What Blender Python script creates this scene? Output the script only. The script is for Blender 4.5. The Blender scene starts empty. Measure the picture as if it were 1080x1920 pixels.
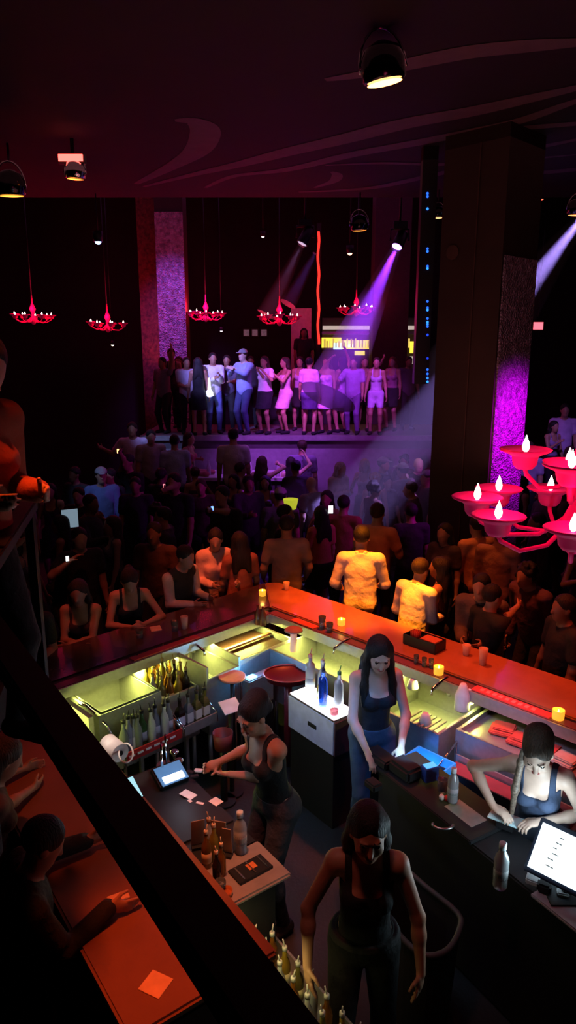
import bpy, bmesh, math, random
import numpy as np
from mathutils import Vector, Matrix
random.seed(7); rng = np.random.default_rng(7)
SC = bpy.context.scene
COL = SC.collection
PI = math.pi
# ------------------------------------------------------------------ camera numbers
CAM_H, PITCH, FPX = 3.7, math.radians(13.3), 1330.0
def _ray(u, v):
    dx = (u-540)/FPX; dy = (960-v)/FPX
    return (dx, math.cos(PITCH)+dy*math.sin(PITCH), -math.sin(PITCH)+dy*math.cos(PITCH))
def at_z(u, v, z):
    d = _ray(u, v); t = (z-CAM_H)/d[2]
    return Vector((d[0]*t, d[1]*t, z))
def at_y(u, v, y):
    d = _ray(u, v); t = y/d[1]
    return Vector((d[0]*t, y, CAM_H+d[2]*t))
# ------------------------------------------------------------------ materials
MATS = {}
USED = []
def mat(name, col, rough=.5, metal=0.0, var=.12, scale=12, bump=.05, emis=None, estr=0, trans=0.0, ior=1.45, coat=0, subs=0.0, spec=.5):
    if name in MATS: return MATS[name]
    m = bpy.data.materials.new(name); m.use_nodes = True; MATS[name] = m
    nt = m.node_tree; b = nt.nodes['Principled BSDF']; L = nt.links.new
    tc = nt.nodes.new('ShaderNodeTexCoord'); nz = nt.nodes.new('ShaderNodeTexNoise')
    nz.inputs['Scale'].default_value = scale; nz.inputs['Detail'].default_value = 4
    L(tc.outputs['Object'], nz.inputs['Vector'])
    rp = nt.nodes.new('ShaderNodeValToRGB')
    c = list(col)+[1]
    rp.color_ramp.elements[0].position = .3; rp.color_ramp.elements[1].position = .7
    rp.color_ramp.elements[0].color = [max(0, x*(1-var)) for x in c[:3]]+[1]
    rp.color_ramp.elements[1].color = [min(1, x*(1+var)) for x in c[:3]]+[1]
    L(nz.outputs['Fac'], rp.inputs['Fac']); L(rp.outputs['Color'], b.inputs['Base Color'])
    if bump:
        bp = nt.nodes.new('ShaderNodeBump'); bp.inputs['Strength'].default_value = min(1, bump*4); bp.inputs['Distance'].default_value = .004
        L(nz.outputs['Fac'], bp.inputs['Height']); L(bp.outputs['Normal'], b.inputs['Normal'])
    b.inputs['Roughness'].default_value = rough; b.inputs['Metallic'].default_value = metal
    b.inputs['Transmission Weight'].default_value = trans; b.inputs['IOR'].default_value = ior
    b.inputs['Coat Weight'].default_value = coat
    b.inputs['Specular IOR Level'].default_value = spec
    if subs: b.inputs['Subsurface Weight'].default_value = subs; b.inputs['Subsurface Scale'].default_value = .01
    if emis:
        b.inputs['Emission Color'].default_value = list(emis)+[1]; b.inputs['Emission Strength'].default_value = estr
    return m
# ------------------------------------------------------------------ mesh builder
class MB:
    def __init__(s): s.v = []; s.f = []; s.sm = []; s.mi = []; s.cur = 0
    def add(s, vs, fs, smooth=False):
        n = len(s.v); s.v += [tuple(p) for p in vs]
        for f in fs: s.f.append([i+n for i in f]); s.sm.append(smooth); s.mi.append(s.cur)
        return s
    def m(s, i): s.cur = i; return s
    def box(s, c, d, R=None, taper=1.0):
        x, y, z = (k/2 for k in d); vs = []
        for sz in (-1, 1):
            t = taper if sz > 0 else 1
            for sx, sy in ((-1,-1),(1,-1),(1,1),(-1,1)): vs.append(Vector((sx*x*t, sy*y*t, sz*z)))
        if R is not None: vs = [R @ p for p in vs]
        vs = [p+Vector(c) for p in vs]
        return s.add(vs, [(3,2,1,0),(4,5,6,7),(0,1,5,4),(1,2,6,5),(2,3,7,6),(3,0,4,7)])
    def prism(s, pts, z0, z1):
        n = len(pts)
        a = sum(pts[i][0]*pts[(i+1)%n][1]-pts[(i+1)%n][0]*pts[i][1] for i in range(n))
        if a < 0: pts = pts[::-1]
        vs = [(p[0], p[1], z0) for p in pts]+[(p[0], p[1], z1) for p in pts]
        fs = [list(range(n))[::-1], [i+n for i in range(n)]]+[[i, (i+1)%n, (i+1)%n+n, i+n] for i in range(n)]
        return s.add(vs, fs)
    def lathe(s, prof, c=(0,0,0), n=20, R=None, sx=1, sy=1):
        c = Vector(c); vs = []; fs = []
        for r, z in prof:
            for k in range(n):
                a = 2*PI*k/n; p = Vector((r*math.cos(a)*sx, r*math.sin(a)*sy, z))
                vs.append((R @ p if R is not None else p)+c)
        m_ = len(prof)
        for j in range(m_-1):
            for k in range(n):
                k2 = (k+1) % n; fs.append((j*n+k, j*n+k2, (j+1)*n+k2, (j+1)*n+k))
        s.add(vs, fs, True)
        s.add(vs[:n], [list(range(n))[::-1]]); s.add(vs[-n:], [list(range(n))])
        return s
    def cyl(s, a, b, r, r2=None, n=14):
        a = Vector(a); b = Vector(b); d = b-a; R = d.to_track_quat('Z', 'Y').to_matrix()
        return s.lathe([(r, 0), (r if r2 is None else r2, d.length)], a, n, R)
    def ball(s, c, r, n=12, sz=1.0, R=None):
        pr = [(max(1e-4, r*math.sin(PI*k/8)), -r*sz*math.cos(PI*k/8)) for k in range(9)]
        return s.lathe(pr, c, n, R)
    def tube(s, pts, r, n=8, closed=False):
        pts = [Vector(p) for p in pts]; N = len(pts); rs = r if isinstance(r, (list, tuple)) else [r]*N
        vs = []; fs = []; up = Vector((0,0,1))
        for i, p in enumerate(pts):
            a = pts[(i-1) % N] if closed or i else p; b = pts[(i+1) % N] if closed or i < N-1 else p
            t = (b-a).normalized(); q = up if abs(t.z) < .95 else Vector((1,0,0))
            e = t.cross(q).normalized(); g = t.cross(e)
            for k in range(n):
                an = 2*PI*k/n; vs.append(p+(e*math.cos(an)+g*math.sin(an))*rs[i])
        for i in range(N if closed else N-1):
            for k in range(n):
                k2 = (k+1) % n; j = (i+1) % N
                fs.append((i*n+k, j*n+k, j*n+k2, i*n+k2))
        s.add(vs, fs, True)
        if not closed: s.add(vs[:n], [list(range(n))]); s.add(vs[-n:], [list(range(n))[::-1]])
        return s
    def build(s, name, mats, parent=None, bevel=0, loc=None, rz=0):
        me = bpy.data.meshes.new(name); me.from_pydata(s.v, [], s.f); me.update()
        if not isinstance(mats, (list, tuple)): mats = [mats]
        for m_ in mats: me.materials.append(m_)
        me.polygons.foreach_set('use_smooth', s.sm); me.polygons.foreach_set('material_index', s.mi)
        bm = bmesh.new(); bm.from_mesh(me)
        bmesh.ops.remove_doubles(bm, verts=bm.verts, dist=1e-6)
        bmesh.ops.recalc_face_normals(bm, faces=bm.faces)
        if bevel:
            ed = [e for e in bm.edges if len(e.link_faces) == 2 and e.calc_face_angle(0) > .6]
            bmesh.ops.bevel(bm, geom=ed, offset=bevel, segments=2, affect='EDGES', clamp_overlap=True)
        bm.to_mesh(me); bm.free()
        o = bpy.data.objects.new(name, me); COL.objects.link(o)
        if loc is not None: o.location = loc
        if rz: o.rotation_euler.z = rz
        if parent: o.parent = parent
        return o
def tag(o, label, cat, group=None, kind=None):
    if label: o['label'] = label
    if cat: o['category'] = cat
    if group: o['group'] = group
    if kind: o['kind'] = kind
    return o
def thing(name, label, cat, loc=(0,0,0), rz=0, group=None):
    o = bpy.data.objects.new(name, None); COL.objects.link(o); o.location = loc; o.rotation_euler.z = rz
    o.empty_display_size = .1
    return tag(o, label, cat, group)
def struct(o):
    o['kind'] = 'structure'; return o
def dup(root, loc, rz=0, label=None):
    r = root.copy(); COL.objects.link(r); r.location = loc; r.rotation_euler.z = rz
    if label: r['label'] = label
    def rec(a, b):
        for ch in [c for c in bpy.data.objects if c.parent == a and c != b]:
            c = ch.copy(); COL.objects.link(c); c.parent = b; rec(ch, c)
    rec(root, r)
    return r
def light(kind, name, loc, col, power, target=None, size=.1, angle=40, blend=.4, sx=None, sy=None):
    d = bpy.data.lights.new(name, kind); d.color = col; d.energy = power
    if kind == 'AREA':
        d.shape = 'RECTANGLE'; d.size = sx or size; d.size_y = sy or size
    else: d.shadow_soft_size = size
    if kind == 'SPOT': d.spot_size = math.radians(angle); d.spot_blend = blend
    o = bpy.data.objects.new(name, d); COL.objects.link(o); o.location = loc
    if target is not None:
        o.rotation_euler = (Vector(target)-Vector(loc)).to_track_quat('-Z', 'Y').to_euler()
    return o
# ------------------------------------------------------------------ implicit figures
def _rotm(ax, deg):
    return np.array(Matrix.Rotation(math.radians(deg), 3, ax))
def _n(v):
    v = np.asarray(v, float); return v/(np.linalg.norm(v)+1e-9)
class Grid:
    def __init__(s, lo, hi, h):
        s.h = h; s.lo = np.asarray(lo, float)-2.2*h
        s.n = np.maximum(4, np.ceil((np.asarray(hi)+2.2*h-s.lo)/h).astype(int)+1)
        s.D = np.full(s.n, .25, np.float32); s.T = np.zeros(s.n, np.int8)
        s.ax = [s.lo[i]+h*np.arange(s.n[i]) for i in range(3)]
    def block(s, lo, hi, m):
        sl = []
        for i in range(3):
            a = int(max(0, math.floor((lo[i]-m-s.lo[i])/s.h))); b = int(min(s.n[i], math.ceil((hi[i]+m-s.lo[i])/s.h)+1))
            if b <= a: return None
            sl.append(slice(a, b))
        X = s.ax[0][sl[0]][:, None, None]; Y = s.ax[1][sl[1]][None, :, None]; Z = s.ax[2][sl[2]][None, None, :]
        return tuple(sl), X, Y, Z
    def put(s, pr, off=0.0):
        kind, p, tg, k = pr
        if kind == 'c':
            a, b, r1, r2 = p; r1 += off; r2 += off
            lo = np.minimum(a-r1, b-r2); hi = np.maximum(a+r1, b+r2)
        else:
            c, r, R = p; r = r+off; e = np.abs(R) @ r; lo = c-e; hi = c+e
        B = s.block(lo, hi, max(k, 3*s.h))
        if B is None: return
        sl, X, Y, Z = B
        if kind == 'c':
            ab = b-a; L2 = float(ab @ ab)+1e-9
            t = np.clip(((X-a[0])*ab[0]+(Y-a[1])*ab[1]+(Z-a[2])*ab[2])/L2, 0, 1)
            d = np.sqrt((X-a[0]-t*ab[0])**2+(Y-a[1]-t*ab[1])**2+(Z-a[2]-t*ab[2])**2)-(r1+(r2-r1)*t)
        else:
            x = X-c[0]; y = Y-c[1]; z = Z-c[2]
            q = [x*R[0, i]+y*R[1, i]+z*R[2, i] for i in range(3)]
            k0 = np.sqrt((q[0]/r[0])**2+(q[1]/r[1])**2+(q[2]/r[2])**2)
            k1 = np.sqrt((q[0]/r[0]**2)**2+(q[1]/r[1]**2)**2+(q[2]/r[2]**2)**2)+1e-9
            d = k0*(k0-1)/k1
        d = d.astype(np.float32)
        if tg == 'cut':
            s.D[sl] = np.maximum(s.D[sl], -d); return
        o = s.D[sl]; t = s.T[sl]; t[d < o] = tg
        if k > 0:
            hh = np.clip(k-np.abs(d-o), 0, None)/k
            s.D[sl] = np.minimum(d, o)-hh*hh*k*.25
        else: s.D[sl] = np.minimum(d, o)
    def clip(s, fn):
        X = s.ax[0][:, None, None]; Y = s.ax[1][None, :, None]; Z = s.ax[2][None, None, :]
        s.D = np.maximum(s.D, fn(X, Y, Z).astype(np.float32))
    def mesh(s, name, mats):
        D = s.D; S = D < 0
        c = np.zeros([k-1 for k in D.shape], np.uint8)
        for o in np.ndindex(2, 2, 2):
            c += S[o[0]:D.shape[0]-1+o[0], o[1]:D.shape[1]-1+o[1], o[2]:D.shape[2]-1+o[2]]
        act = (c > 0) & (c < 8); I, J, K = np.nonzero(act)
        if len(I) < 8: return None
        idx = np.full(act.shape, -1, np.int32); idx[I, J, K] = np.arange(len(I))
        pos = np.zeros((len(I), 3)); cnt = np.zeros(len(I))
        cor = list(np.ndindex(2, 2, 2))
        for a in cor:
            for ax in range(3):
                if a[ax]: continue
                b = list(a); b[ax] = 1
                da = D[I+a[0], J+a[1], K+a[2]]; db = D[I+b[0], J+b[1], K+b[2]]
                w = (da < 0) != (db < 0); t = np.where(w, da/np.where(w, da-db, 1), 0)
                for i in range(3):
                    pos[:, i] += np.where(w, a[i]+(t if i == ax else 0), 0)
                cnt += w
        pos = pos/cnt[:, None]+np.stack([I, J, K], 1)
        V = s.lo+pos*s.h
        Q = []
        for ax in range(3):
            e1, e2 = [(1, 2), (2, 0), (0, 1)][ax]
            a = [slice(None)]*3; b = [slice(None)]*3
            a[ax] = slice(0, -1); b[ax] = slice(1, None)
            for e in (e1, e2): a[e] = slice(1, -1); b[e] = slice(1, -1)
            sa = S[tuple(a)]; sb = S[tuple(b)]
            P = np.stack(np.nonzero(sa != sb), 1)
            if not len(P): continue
            fl = sa[P[:, 0], P[:, 1], P[:, 2]]
            P[:, e1] += 1; P[:, e2] += 1
            def cell(d1, d2):
                q = P.copy(); q[:, e1] += d1; q[:, e2] += d2
                return idx[q[:, 0], q[:, 1], q[:, 2]]
            q = np.stack([cell(-1, -1), cell(0, -1), cell(0, 0), cell(-1, 0)], 1)
            q[~fl] = q[~fl][:, ::-1]
            Q.append(q)
        Q = np.concatenate(Q); Q = Q[(Q >= 0).all(1)]
        me = bpy.data.meshes.new(name)
        me.vertices.add(len(V)); me.vertices.foreach_set('co', V.astype(np.float32).ravel())
        me.loops.add(len(Q)*4); me.loops.foreach_set('vertex_index', Q.astype(np.int32).ravel())
        me.polygons.add(len(Q)); me.polygons.foreach_set('loop_start', np.arange(len(Q), dtype=np.int32)*4)
        me.polygons.foreach_set('use_smooth', np.ones(len(Q), bool))
        for m_ in mats: me.materials.append(m_)
        tg = s.T[I, J, K][Q[:, 0]]
        me.polygons.foreach_set('material_index', np.clip(tg, 0, len(mats)-1).astype(np.int32))
        me.update(calc_edges=True); me.validate()
        return me
def cap(a, b, r1, r2, tg=0, k=.02): return ('c', (np.asarray(a, float), np.asarray(b, float), r1, r2), tg, k)
def ell(c, r, R=None, tg=0, k=.02): return ('e', (np.asarray(c, float), np.asarray(r, float), np.eye(3) if R is None else R), tg, k)
def bounds(prs, off=0):
    lo = np.full(3, 9.); hi = np.full(3, -9.)
    for kind, p, tg, k in prs:
        if tg == 'cut': continue
        if kind == 'c': a, b, r1, r2 = p; l = np.minimum(a-r1, b-r2); h = np.maximum(a+r1, b+r2)
        else: e = np.abs(p[2]) @ p[1]; l = p[0]-e; h = p[0]+e
        lo = np.minimum(lo, l-off); hi = np.maximum(hi, h+off)
    return lo, hi
def blob(name, prs, mats, vox, off=0, clips=()):
    lo, hi = bounds(prs, off); g = Grid(lo, hi, vox)
    for p in prs: g.put(p, off)
    for c in clips: g.clip(c)
    return g.mesh(name, mats)

SKIN = {'tan': (.42,.22,.14), 'pale': (.62,.42,.33), 'brown': (.2,.1,.06), 'mid': (.34,.18,.11)}
def skin(k): return mat('skin_'+k, SKIN[k], .5, var=.05, scale=30, bump=.01, subs=0.0)
def hairm(c):
    m = mat('hair_'+c, {'black': (.010,.008,.008), 'brown': (.035,.018,.01), 'blonde': (.45,.3,.14), 'grey': (.6,.6,.6), 'red': (.12,.03,.015)}[c], .6, var=.6, scale=30, bump=.25, spec=.4)
    nt = m.node_tree
    if not any(n.type == 'MAPPING' for n in nt.nodes):
        mp_ = nt.nodes.new('ShaderNodeMapping'); mp_.inputs['Scale'].default_value = (4, 4, .35)
        tc = [n for n in nt.nodes if n.type == 'TEX_COORD'][0]; nz = [n for n in nt.nodes if n.type == 'TEX_NOISE'][0]
        nt.links.new(tc.outputs['Object'], mp_.inputs['Vector']); nt.links.new(mp_.outputs['Vector'], nz.inputs['Vector'])
        for n in nt.nodes:
            if n.type == 'BUMP': n.inputs['Distance'].default_value = .008
    return m
def cloth(c, name=None):
    n = 'cloth_%02d_%02d_%02d' % tuple(int(x*99) for x in c)
    m = mat(n, c, .85, var=.1, scale=9, bump=.2)
    for nd in m.node_tree.nodes:
        if nd.type == 'BUMP': nd.inputs['Distance'].default_value = .03
    return m
def ik(S, T, l1, l2, hint):
    d = T-S; L = min(max(np.linalg.norm(d), .08), (l1+l2)*.995); u = _n(d)
    a = (l1*l1-l2*l2+L*L)/(2*L); hgt = math.sqrt(max(0, l1*l1-a*a))
    w = np.asarray(hint, float); w = _n(w-u*(w @ u))
    return S+u*a+w*hgt, S+u*L
def person(label, u=None, v=None, z=None, y=None, floor=0.0, rz=0, h=1.72, sex='m', sk='tan', hair=('short', 'black'),
           top=('tee', (.1,.1,.1)), bottom=('trousers', (.03,.03,.04)), lean=0, side=0, hy=0, hp=0, R=(.24,.1,.86), Lh=(-.24,.1,.86),
           eR=(.35,-1,-.3), eL=(-.35,-1,-.3), sit=False, vox=.017, group=None, loc=None, feet=None, curl=28, twist=0,
           palmR=None, palmL=None, fR=None, fL=None, RW=None, LW=None, fit=None, shoes=(.02,.02,.02), extras=None, belt=None):
    if fit is not None:      # stand on a given floor at a given distance
        pz = at_y(u, v, y).z; h = max(1.5, min(1.92, (pz-fit)/.933)); floor = fit
    s = h/1.72; fem = sex == 'f'; hi = vox < .008
    Rz = _rotm('Z', 0)
    hipz = .93 if not sit else .62
    H0 = np.array([0, 0, hipz])
    T = _rotm('Z', twist) @ _rotm('X', -lean) @ _rotm('Y', side)
    def tp(x, y_, z_): return H0+T @ np.array([x, y_, z_])
    B = []      # body prims
    torso = []; arms = {}; legs = []
    if fem:
        torso += [ell(tp(0, 0, 0), (.16,.112,.12), None, 0, .05), ell(tp(0, 0, .16), (.115,.088,.14), T, 0, .06), ell(tp(0, -.005, .34), (.132,.1,.165), T, 0, .06)]
        bust = [ell(tp(sx*.062, .083, .325), (.056,.05,.058), T, 0, .03) for sx in (-1, 1)]
        torso += bust
        sw, nr, ar = .155, .044, (.043,.034,.033,.022)
    else:
        torso += [ell(tp(0, 0, 0), (.155,.108,.12), None, 0, .05), ell(tp(0, 0, .16), (.14,.1,.15), T, 0, .06), ell(tp(0, 0, .34), (.165,.115,.17), T, 0, .06)]
        sw, nr, ar = .188, .056, (.053,.042,.04,.028)
    torso.append(cap(tp(-sw+.02, -.01, .465), tp(sw-.02, -.01, .465), .055, .055, 0, .04))
    neck = [cap(tp(0, -.015, .46), tp(0, .012, .58), nr+.008, nr, 0, .03)]
    trap = [cap(tp(0, -.02, .52), tp(sx*sw*.7, -.02, .475), .04, .035, 0, .03) for sx in (-1, 1)]
    hc = tp(0, .03, .675)
    az0 = math.radians(rz); hx, hyy = hc[0]*s, hc[1]*s
    ox, oy = hx*math.cos(az0)-hyy*math.sin(az0), hx*math.sin(az0)+hyy*math.cos(az0)
    if loc is None:
        if y is not None:
            p = at_y(u, v, y)
            if fit is None: floor = p.z-hc[2]*s
        else:
            p = at_z(u, v, floor+hc[2]*s)
        loc = (p.x-ox, p.y-oy, floor)
    elif len(loc) == 2: loc = (loc[0], loc[1], floor)
    def tolocal(w):
        dx, dy = w[0]-loc[0], w[1]-loc[1]
        return ((dx*math.cos(az0)+dy*math.sin(az0))/s, (-dx*math.sin(az0)+dy*math.cos(az0))/s, (w[2]-loc[2])/s)
    if RW is not None: R = tolocal(RW)
    if LW is not None: Lh = tolocal(LW)
    HR = T @ _rotm('Z', hy) @ _rotm('X', -hp)
    if lean: HR = _rotm('Z', twist) @ _rotm('X', -lean*.4) @ _rotm('Z', hy) @ _rotm('X', -hp)
    def hd(x, y_, z_): return hc+HR @ np.array([x, y_, z_])
    head = [ell(hd(0, -.015, .028), (.075,.094,.088), HR, 0, .03), ell(hd(0, .022, -.032), (.060,.066,.08), HR, 0, .04),
            ell(hd(0, .04, -.082), (.038,.04,.032), HR, 0, .03), cap(hd(0, .086, .0), hd(0, .102, -.034), .008, .013, 0, .014)]
    for sx in (-1, 1): head.append(ell(hd(sx*.076, -.008, -.008), (.011,.02,.03), HR, 0, .006))
    if hi:
        head += [cap(hd(-.035, .074, .026), hd(.035, .074, .026), .011, .011, 0, .015), ell(hd(0, .092, -.060), (.023,.010,.008), HR, 2, .006),
                 ell(hd(0, .06, -.1), (.02,.02,.014), HR, 0, .02)]
        for sx in (-1, 1):
            head += [ell(hd(sx*.031, .090, .006), (.018,.012,.011), HR, 'cut', 0), ell(hd(sx*.031, .074, .005), (.0155,.0125,.0115), HR, 3, 0),
                     cap(hd(sx*.017, .091, .029), hd(sx*.047, .080, .031), .0045, .0035, 4, .0), ell(hd(sx*.04, .06, -.035), (.02,.02,.022), HR, 0, .03)]
    hands = []; armp = []; uarm = []; farm = []; wr = {}
    for sx, tgt, hint, fd, pn in ((1, R, eR, fR, palmR), (-1, Lh, eL, fL, palmL)):
        S = tp(sx*sw, -.01, .462); E, W = ik(S, np.array(tgt, float), .285, .255, hint)
        ua = cap(S, E, ar[0], ar[1], 0, .03); fa1 = cap(E, E+(W-E)*.35, ar[1]*1.0, ar[2], 0, .02); fa2 = cap(E+(W-E)*.3, W, ar[2], ar[3], 0, .02)
        uarm.append(ua); farm += [fa1, fa2]; armp.append((S, E, W))
        f = _n(W-E) if fd is None else _n(fd)
        n = np.array(pn if pn is not None else (-sx*1.0, 0.2, 0), float); n = _n(n-f*(n @ f)); c = np.cross(f, n)
        wr[sx] = (W, f, n, c)
        M = np.stack([c, f, n], 1); g = 1.0 if not fem else .9
        q = max(0, vox*.62-.0078)
        hands.append(ell(W+f*.045*g, (.037*g,.05*g,.017+q), M, 0, .018))
        th = -1 if np.dot(c, (0, 0, 1)) < 0 else 1      # thumb side: upper / inner edge
        if sx*np.dot(c, (-1, 0, 0)) > .5: th = 1
        elif sx*np.dot(c, (1, 0, 0)) > .5: th = -1
        for i, (o, ln) in enumerate(((.029,.066),(.010,.075),(-.010,.070),(-.028,.055))):
            a = W+f*.083*g+c*th*o*g*.95; ang = math.radians(curl*(.6+.18*i)); dr = f.copy(); r = .0088+q
            for j, fr in enumerate((.45,.32,.23)):
                ca, sa = math.cos(ang*(j+1)*.8), math.sin(ang*(j+1)*.8); d_ = f*ca+n*sa
                b = a+d_*ln*fr*g*1.05; hands.append(cap(a, b, r, r*.92, 0, .003)); a = b; r *= .92
        a = W+f*.022*g+c*th*.028*g; b = a+(_n(f*.75+c*th*.75+n*.35))*.042*g; e_ = b+_n(f*.95+c*th*.2+n*.35)*.034*g
        hands += [cap(a, b, .0115+q, .0095+q, 0, .008), cap(b, e_, .0095+q, .0078+q, 0, .004)]
    lp = []; fo = []
    if feet is None: feet = ((.11, .0), (-.11, .02)) if not sit else ((.13, .42), (-.13, .42))
    for sx, (fx, fy) in zip((1, -1), feet):
        hj = H0+np.array([sx*.085, 0, -.04]); A = np.array([fx, fy, .075 if not sit else .2])
        Kn, A = ik(hj, A, .43, .42, (sx*.1, 1, .1))
        m_ = 1.0 if not fem else .95
        lp += [cap(hj, Kn, .088*m_, .056*m_, 0, .03), cap(Kn, A, .054*m_, .036*m_, 0, .02), ell(Kn+(A-Kn)*.3+np.array([0, -.02, 0]), (.045,.048,.1), None, 0, .03)]
        fo += [cap(A+np.array([0, -.03, -.035]), A+np.array([sx*.02, .15, -.045]), .036, .026, 0, .02), cap(A, A+np.array([0, 0, -.03]), .035, .035, 0, .02)]
    for sx in (-1, 1): torso.append(ell(H0+np.array([sx*.072, -.055, -.03]), (.082,.07,.09), None, 0, .04))
    body = torso+trap+neck+head+uarm+farm+lp+fo+hands
    # scale
    def sc(prs):
        out = []
        for kind, p, tg, k in prs:
            if kind == 'c': out.append(('c', (p[0]*s, p[1]*s, p[2]*s, p[3]*s), tg, k))
            else: out.append(('e', (p[0]*s, p[1]*s, p[2]), tg, k))
        return out
    sm = skin(sk)
    lips = mat('lips', (.4,.1,.09), .4, bump=0, var=.05); eye = mat('eye', (.03,.025,.02), .15, bump=0, var=.1)
    me = blob('person', sc(body), [sm, sm, lips, eye, hairm(hair[1] if hair[1] != 'grey' else 'brown')], vox)
    root = bpy.data.objects.new('person', me); COL.objects.link(root)
    tag(root, label, 'person', group)
    def child(name, prs, m_, off, clips=(), vx=None):
        me_ = blob(name, sc(prs), [m_], vx or vox, off, clips)
        if me_ is None: return None
        c_ = bpy.data.objects.new(name, me_); COL.objects.link(c_); c_.parent = root; return c_
    Ti = T.T; H0s = H0*s
    def tl(X, Y, Z):   # grid -> torso-local (unscaled)
        x = X-H0s[0]; y_ = Y-H0s[1]; z_ = Z-H0s[2]
        return [(Ti[i, 0]*x+Ti[i, 1]*y_+Ti[i, 2]*z_)/s for i in range(3)]
    HRi = HR.T; hcs = hc*s
    def hl(X, Y, Z):
        x = X-hcs[0]; y_ = Y-hcs[1]; z_ = Z-hcs[2]
        return [(HRi[i, 0]*x+HRi[i, 1]*y_+HRi[i, 2]*z_)/s for i in range(3)]
    co = .006 if hi else .4*vox
    # ---- bottoms
    if bottom:
        bt, bc = bottom
        pel = [torso[0], torso[-1], torso[-2]]
        if bt == 'trousers':
            def c1(X, Y, Z): return tl(X, Y, Z)[2]-.075
            def c2(X, Y, Z): return .06*s-Z+0*X
            child('trousers', pel+lp+[torso[1]], cloth(bc), co+.004, (c1, c2))
        elif bt == 'shorts':
            def c1(X, Y, Z): return tl(X, Y, Z)[2]-.075
            def c2(X, Y, Z): return .62*s-Z+0*X
            child('shorts', pel+lp, cloth(bc), co+.008, (c1, c2))
        else:
            ln = .36 if bt == 'skirt' else .6
            kc = (lp[0][1][0]+lp[3][1][0])/2; ke = (lp[0][1][1]+lp[3][1][1])/2; dd = (ke-kc)/.43
            sk_ = pel+[lp[0], lp[3], cap(kc, kc+dd*ln, .12, .15, 0, .05)]
            def c1(X, Y, Z): return tl(X, Y, Z)[2]-.09
            def c2(X, Y, Z): return (hipz-ln)*s-Z+0*X
            child('skirt', sk_, cloth(bc), co+.008, (c1, c2) if not sit else (c1,))
    # ---- tops
    tt, tc_ = top
    hem = {'crop': .06, 'tank': -.04}.get(tt, -.12)
    def ch(X, Y, Z): return hem-tl(X, Y, Z)[2]
    if tt in ('tank', 'crop'):
        def cn(X, Y, Z):
            x, y_, z_ = tl(X, Y, Z)
            ax = np.abs(x)
            body_line = np.where(y_ > 0, .355+ax*.35, .38+ax*.2)      # scoop line
            strap = np.maximum(np.abs(ax-.088)-.017, z_-.60)
            arm = np.maximum(ax-(.128 if fem else .155), -1)
            dn = z_-body_line
            return np.maximum(np.minimum(dn, strap), arm)*s
        child('tank_top', torso+trap, cloth(tc_), co, (ch, cn))
    else:
        prs = torso+[trap[0], trap[1]]
        if tt != 'dress': prs = prs+([ell(tp(0, .005, .12), (.158,.118,.30), T, 0, .05)] if not fem else [ell(tp(0, .0, .10), (.138,.108,.26), T, 0, .05)])
        for i, (S, E, W) in enumerate(armp):
            if tt in ('tee', 'dress'): 
                if tt == 'tee': prs = prs+[cap(S, S+(E-S)*.62, ar[0]+.006, ar[1]+.012, 0, .03)]
            elif tt == 'polo': prs = prs+[cap(S, S+(E-S)*.85, ar[0]+.006, ar[1]+.014, 0, .03)]
            elif tt == 'vest': pass
            else: prs = prs+[uarm[i], cap(E, W-(W-E)*.05, ar[2]+.006, ar[3]+.008, 0, .02)]
        def cn(X, Y, Z):
            x, y_, z_ = tl(X, Y, Z)
            return (z_-(.535-.35*np.maximum(y_, -.02)))*s
        def cv(X, Y, Z):
            x, y_, z_ = tl(X, Y, Z); return (np.abs(x)-sw+.01)*s
        cl = [ch, cn] if tt != 'vest' else [ch, cn, cv]
        if tt == 'dress':
            def cd(X, Y, Z):
                x, y_, z_ = tl(X, Y, Z); return np.maximum(z_-.40, np.abs(x)-.135)*s
            cl = [ch, cd]
        child({'tee': 't_shirt', 'polo': 'shirt', 'dress': 'dress_top', 'vest': 'vest', 'jacket': 'jacket'}.get(tt, 'shirt'), prs, cloth(tc_), co+(.012 if tt == 'jacket' else .005), cl)
        if tt in ('polo', 'shirt', 'jacket') and vox < .016:
            child('collar', [cap(tp(a_*.045, -.045, .535), tp(a_*.05, .035, .50), .016, .014, 0, .01) for a_ in (-1, 1)]+[cap(tp(-.045, -.045, .535), tp(.045, -.045, .535), .016, .016, 0, .01)], cloth(tc_), .004)
    if tt == 'vest':
        pr = []
        for i, (S, E, W) in enumerate(armp): pr += [uarm[i], cap(E, W-(W-E)*.05, ar[2]+.004, ar[3]+.006, 0, .02)]
        child('sleeves', pr, cloth((.6,.55,.5)), co+.004)
    if belt:
        def cb(X, Y, Z): return np.abs(tl(X, Y, Z)[2]-.055)*s-.016
        child('belt', [torso[0], torso[1]], cloth(belt), co+.02, (cb,))
    for q_ in (fo[:2], fo[2:]):
        child('shoe', q_, cloth(shoes), co+.004, (lambda X, Y, Z: Z-(.085 if not sit else .22)*s+0*X+0*Y,))
    # ---- hair
    ht, hcol = hair; hm = hairm(hcol)
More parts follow.
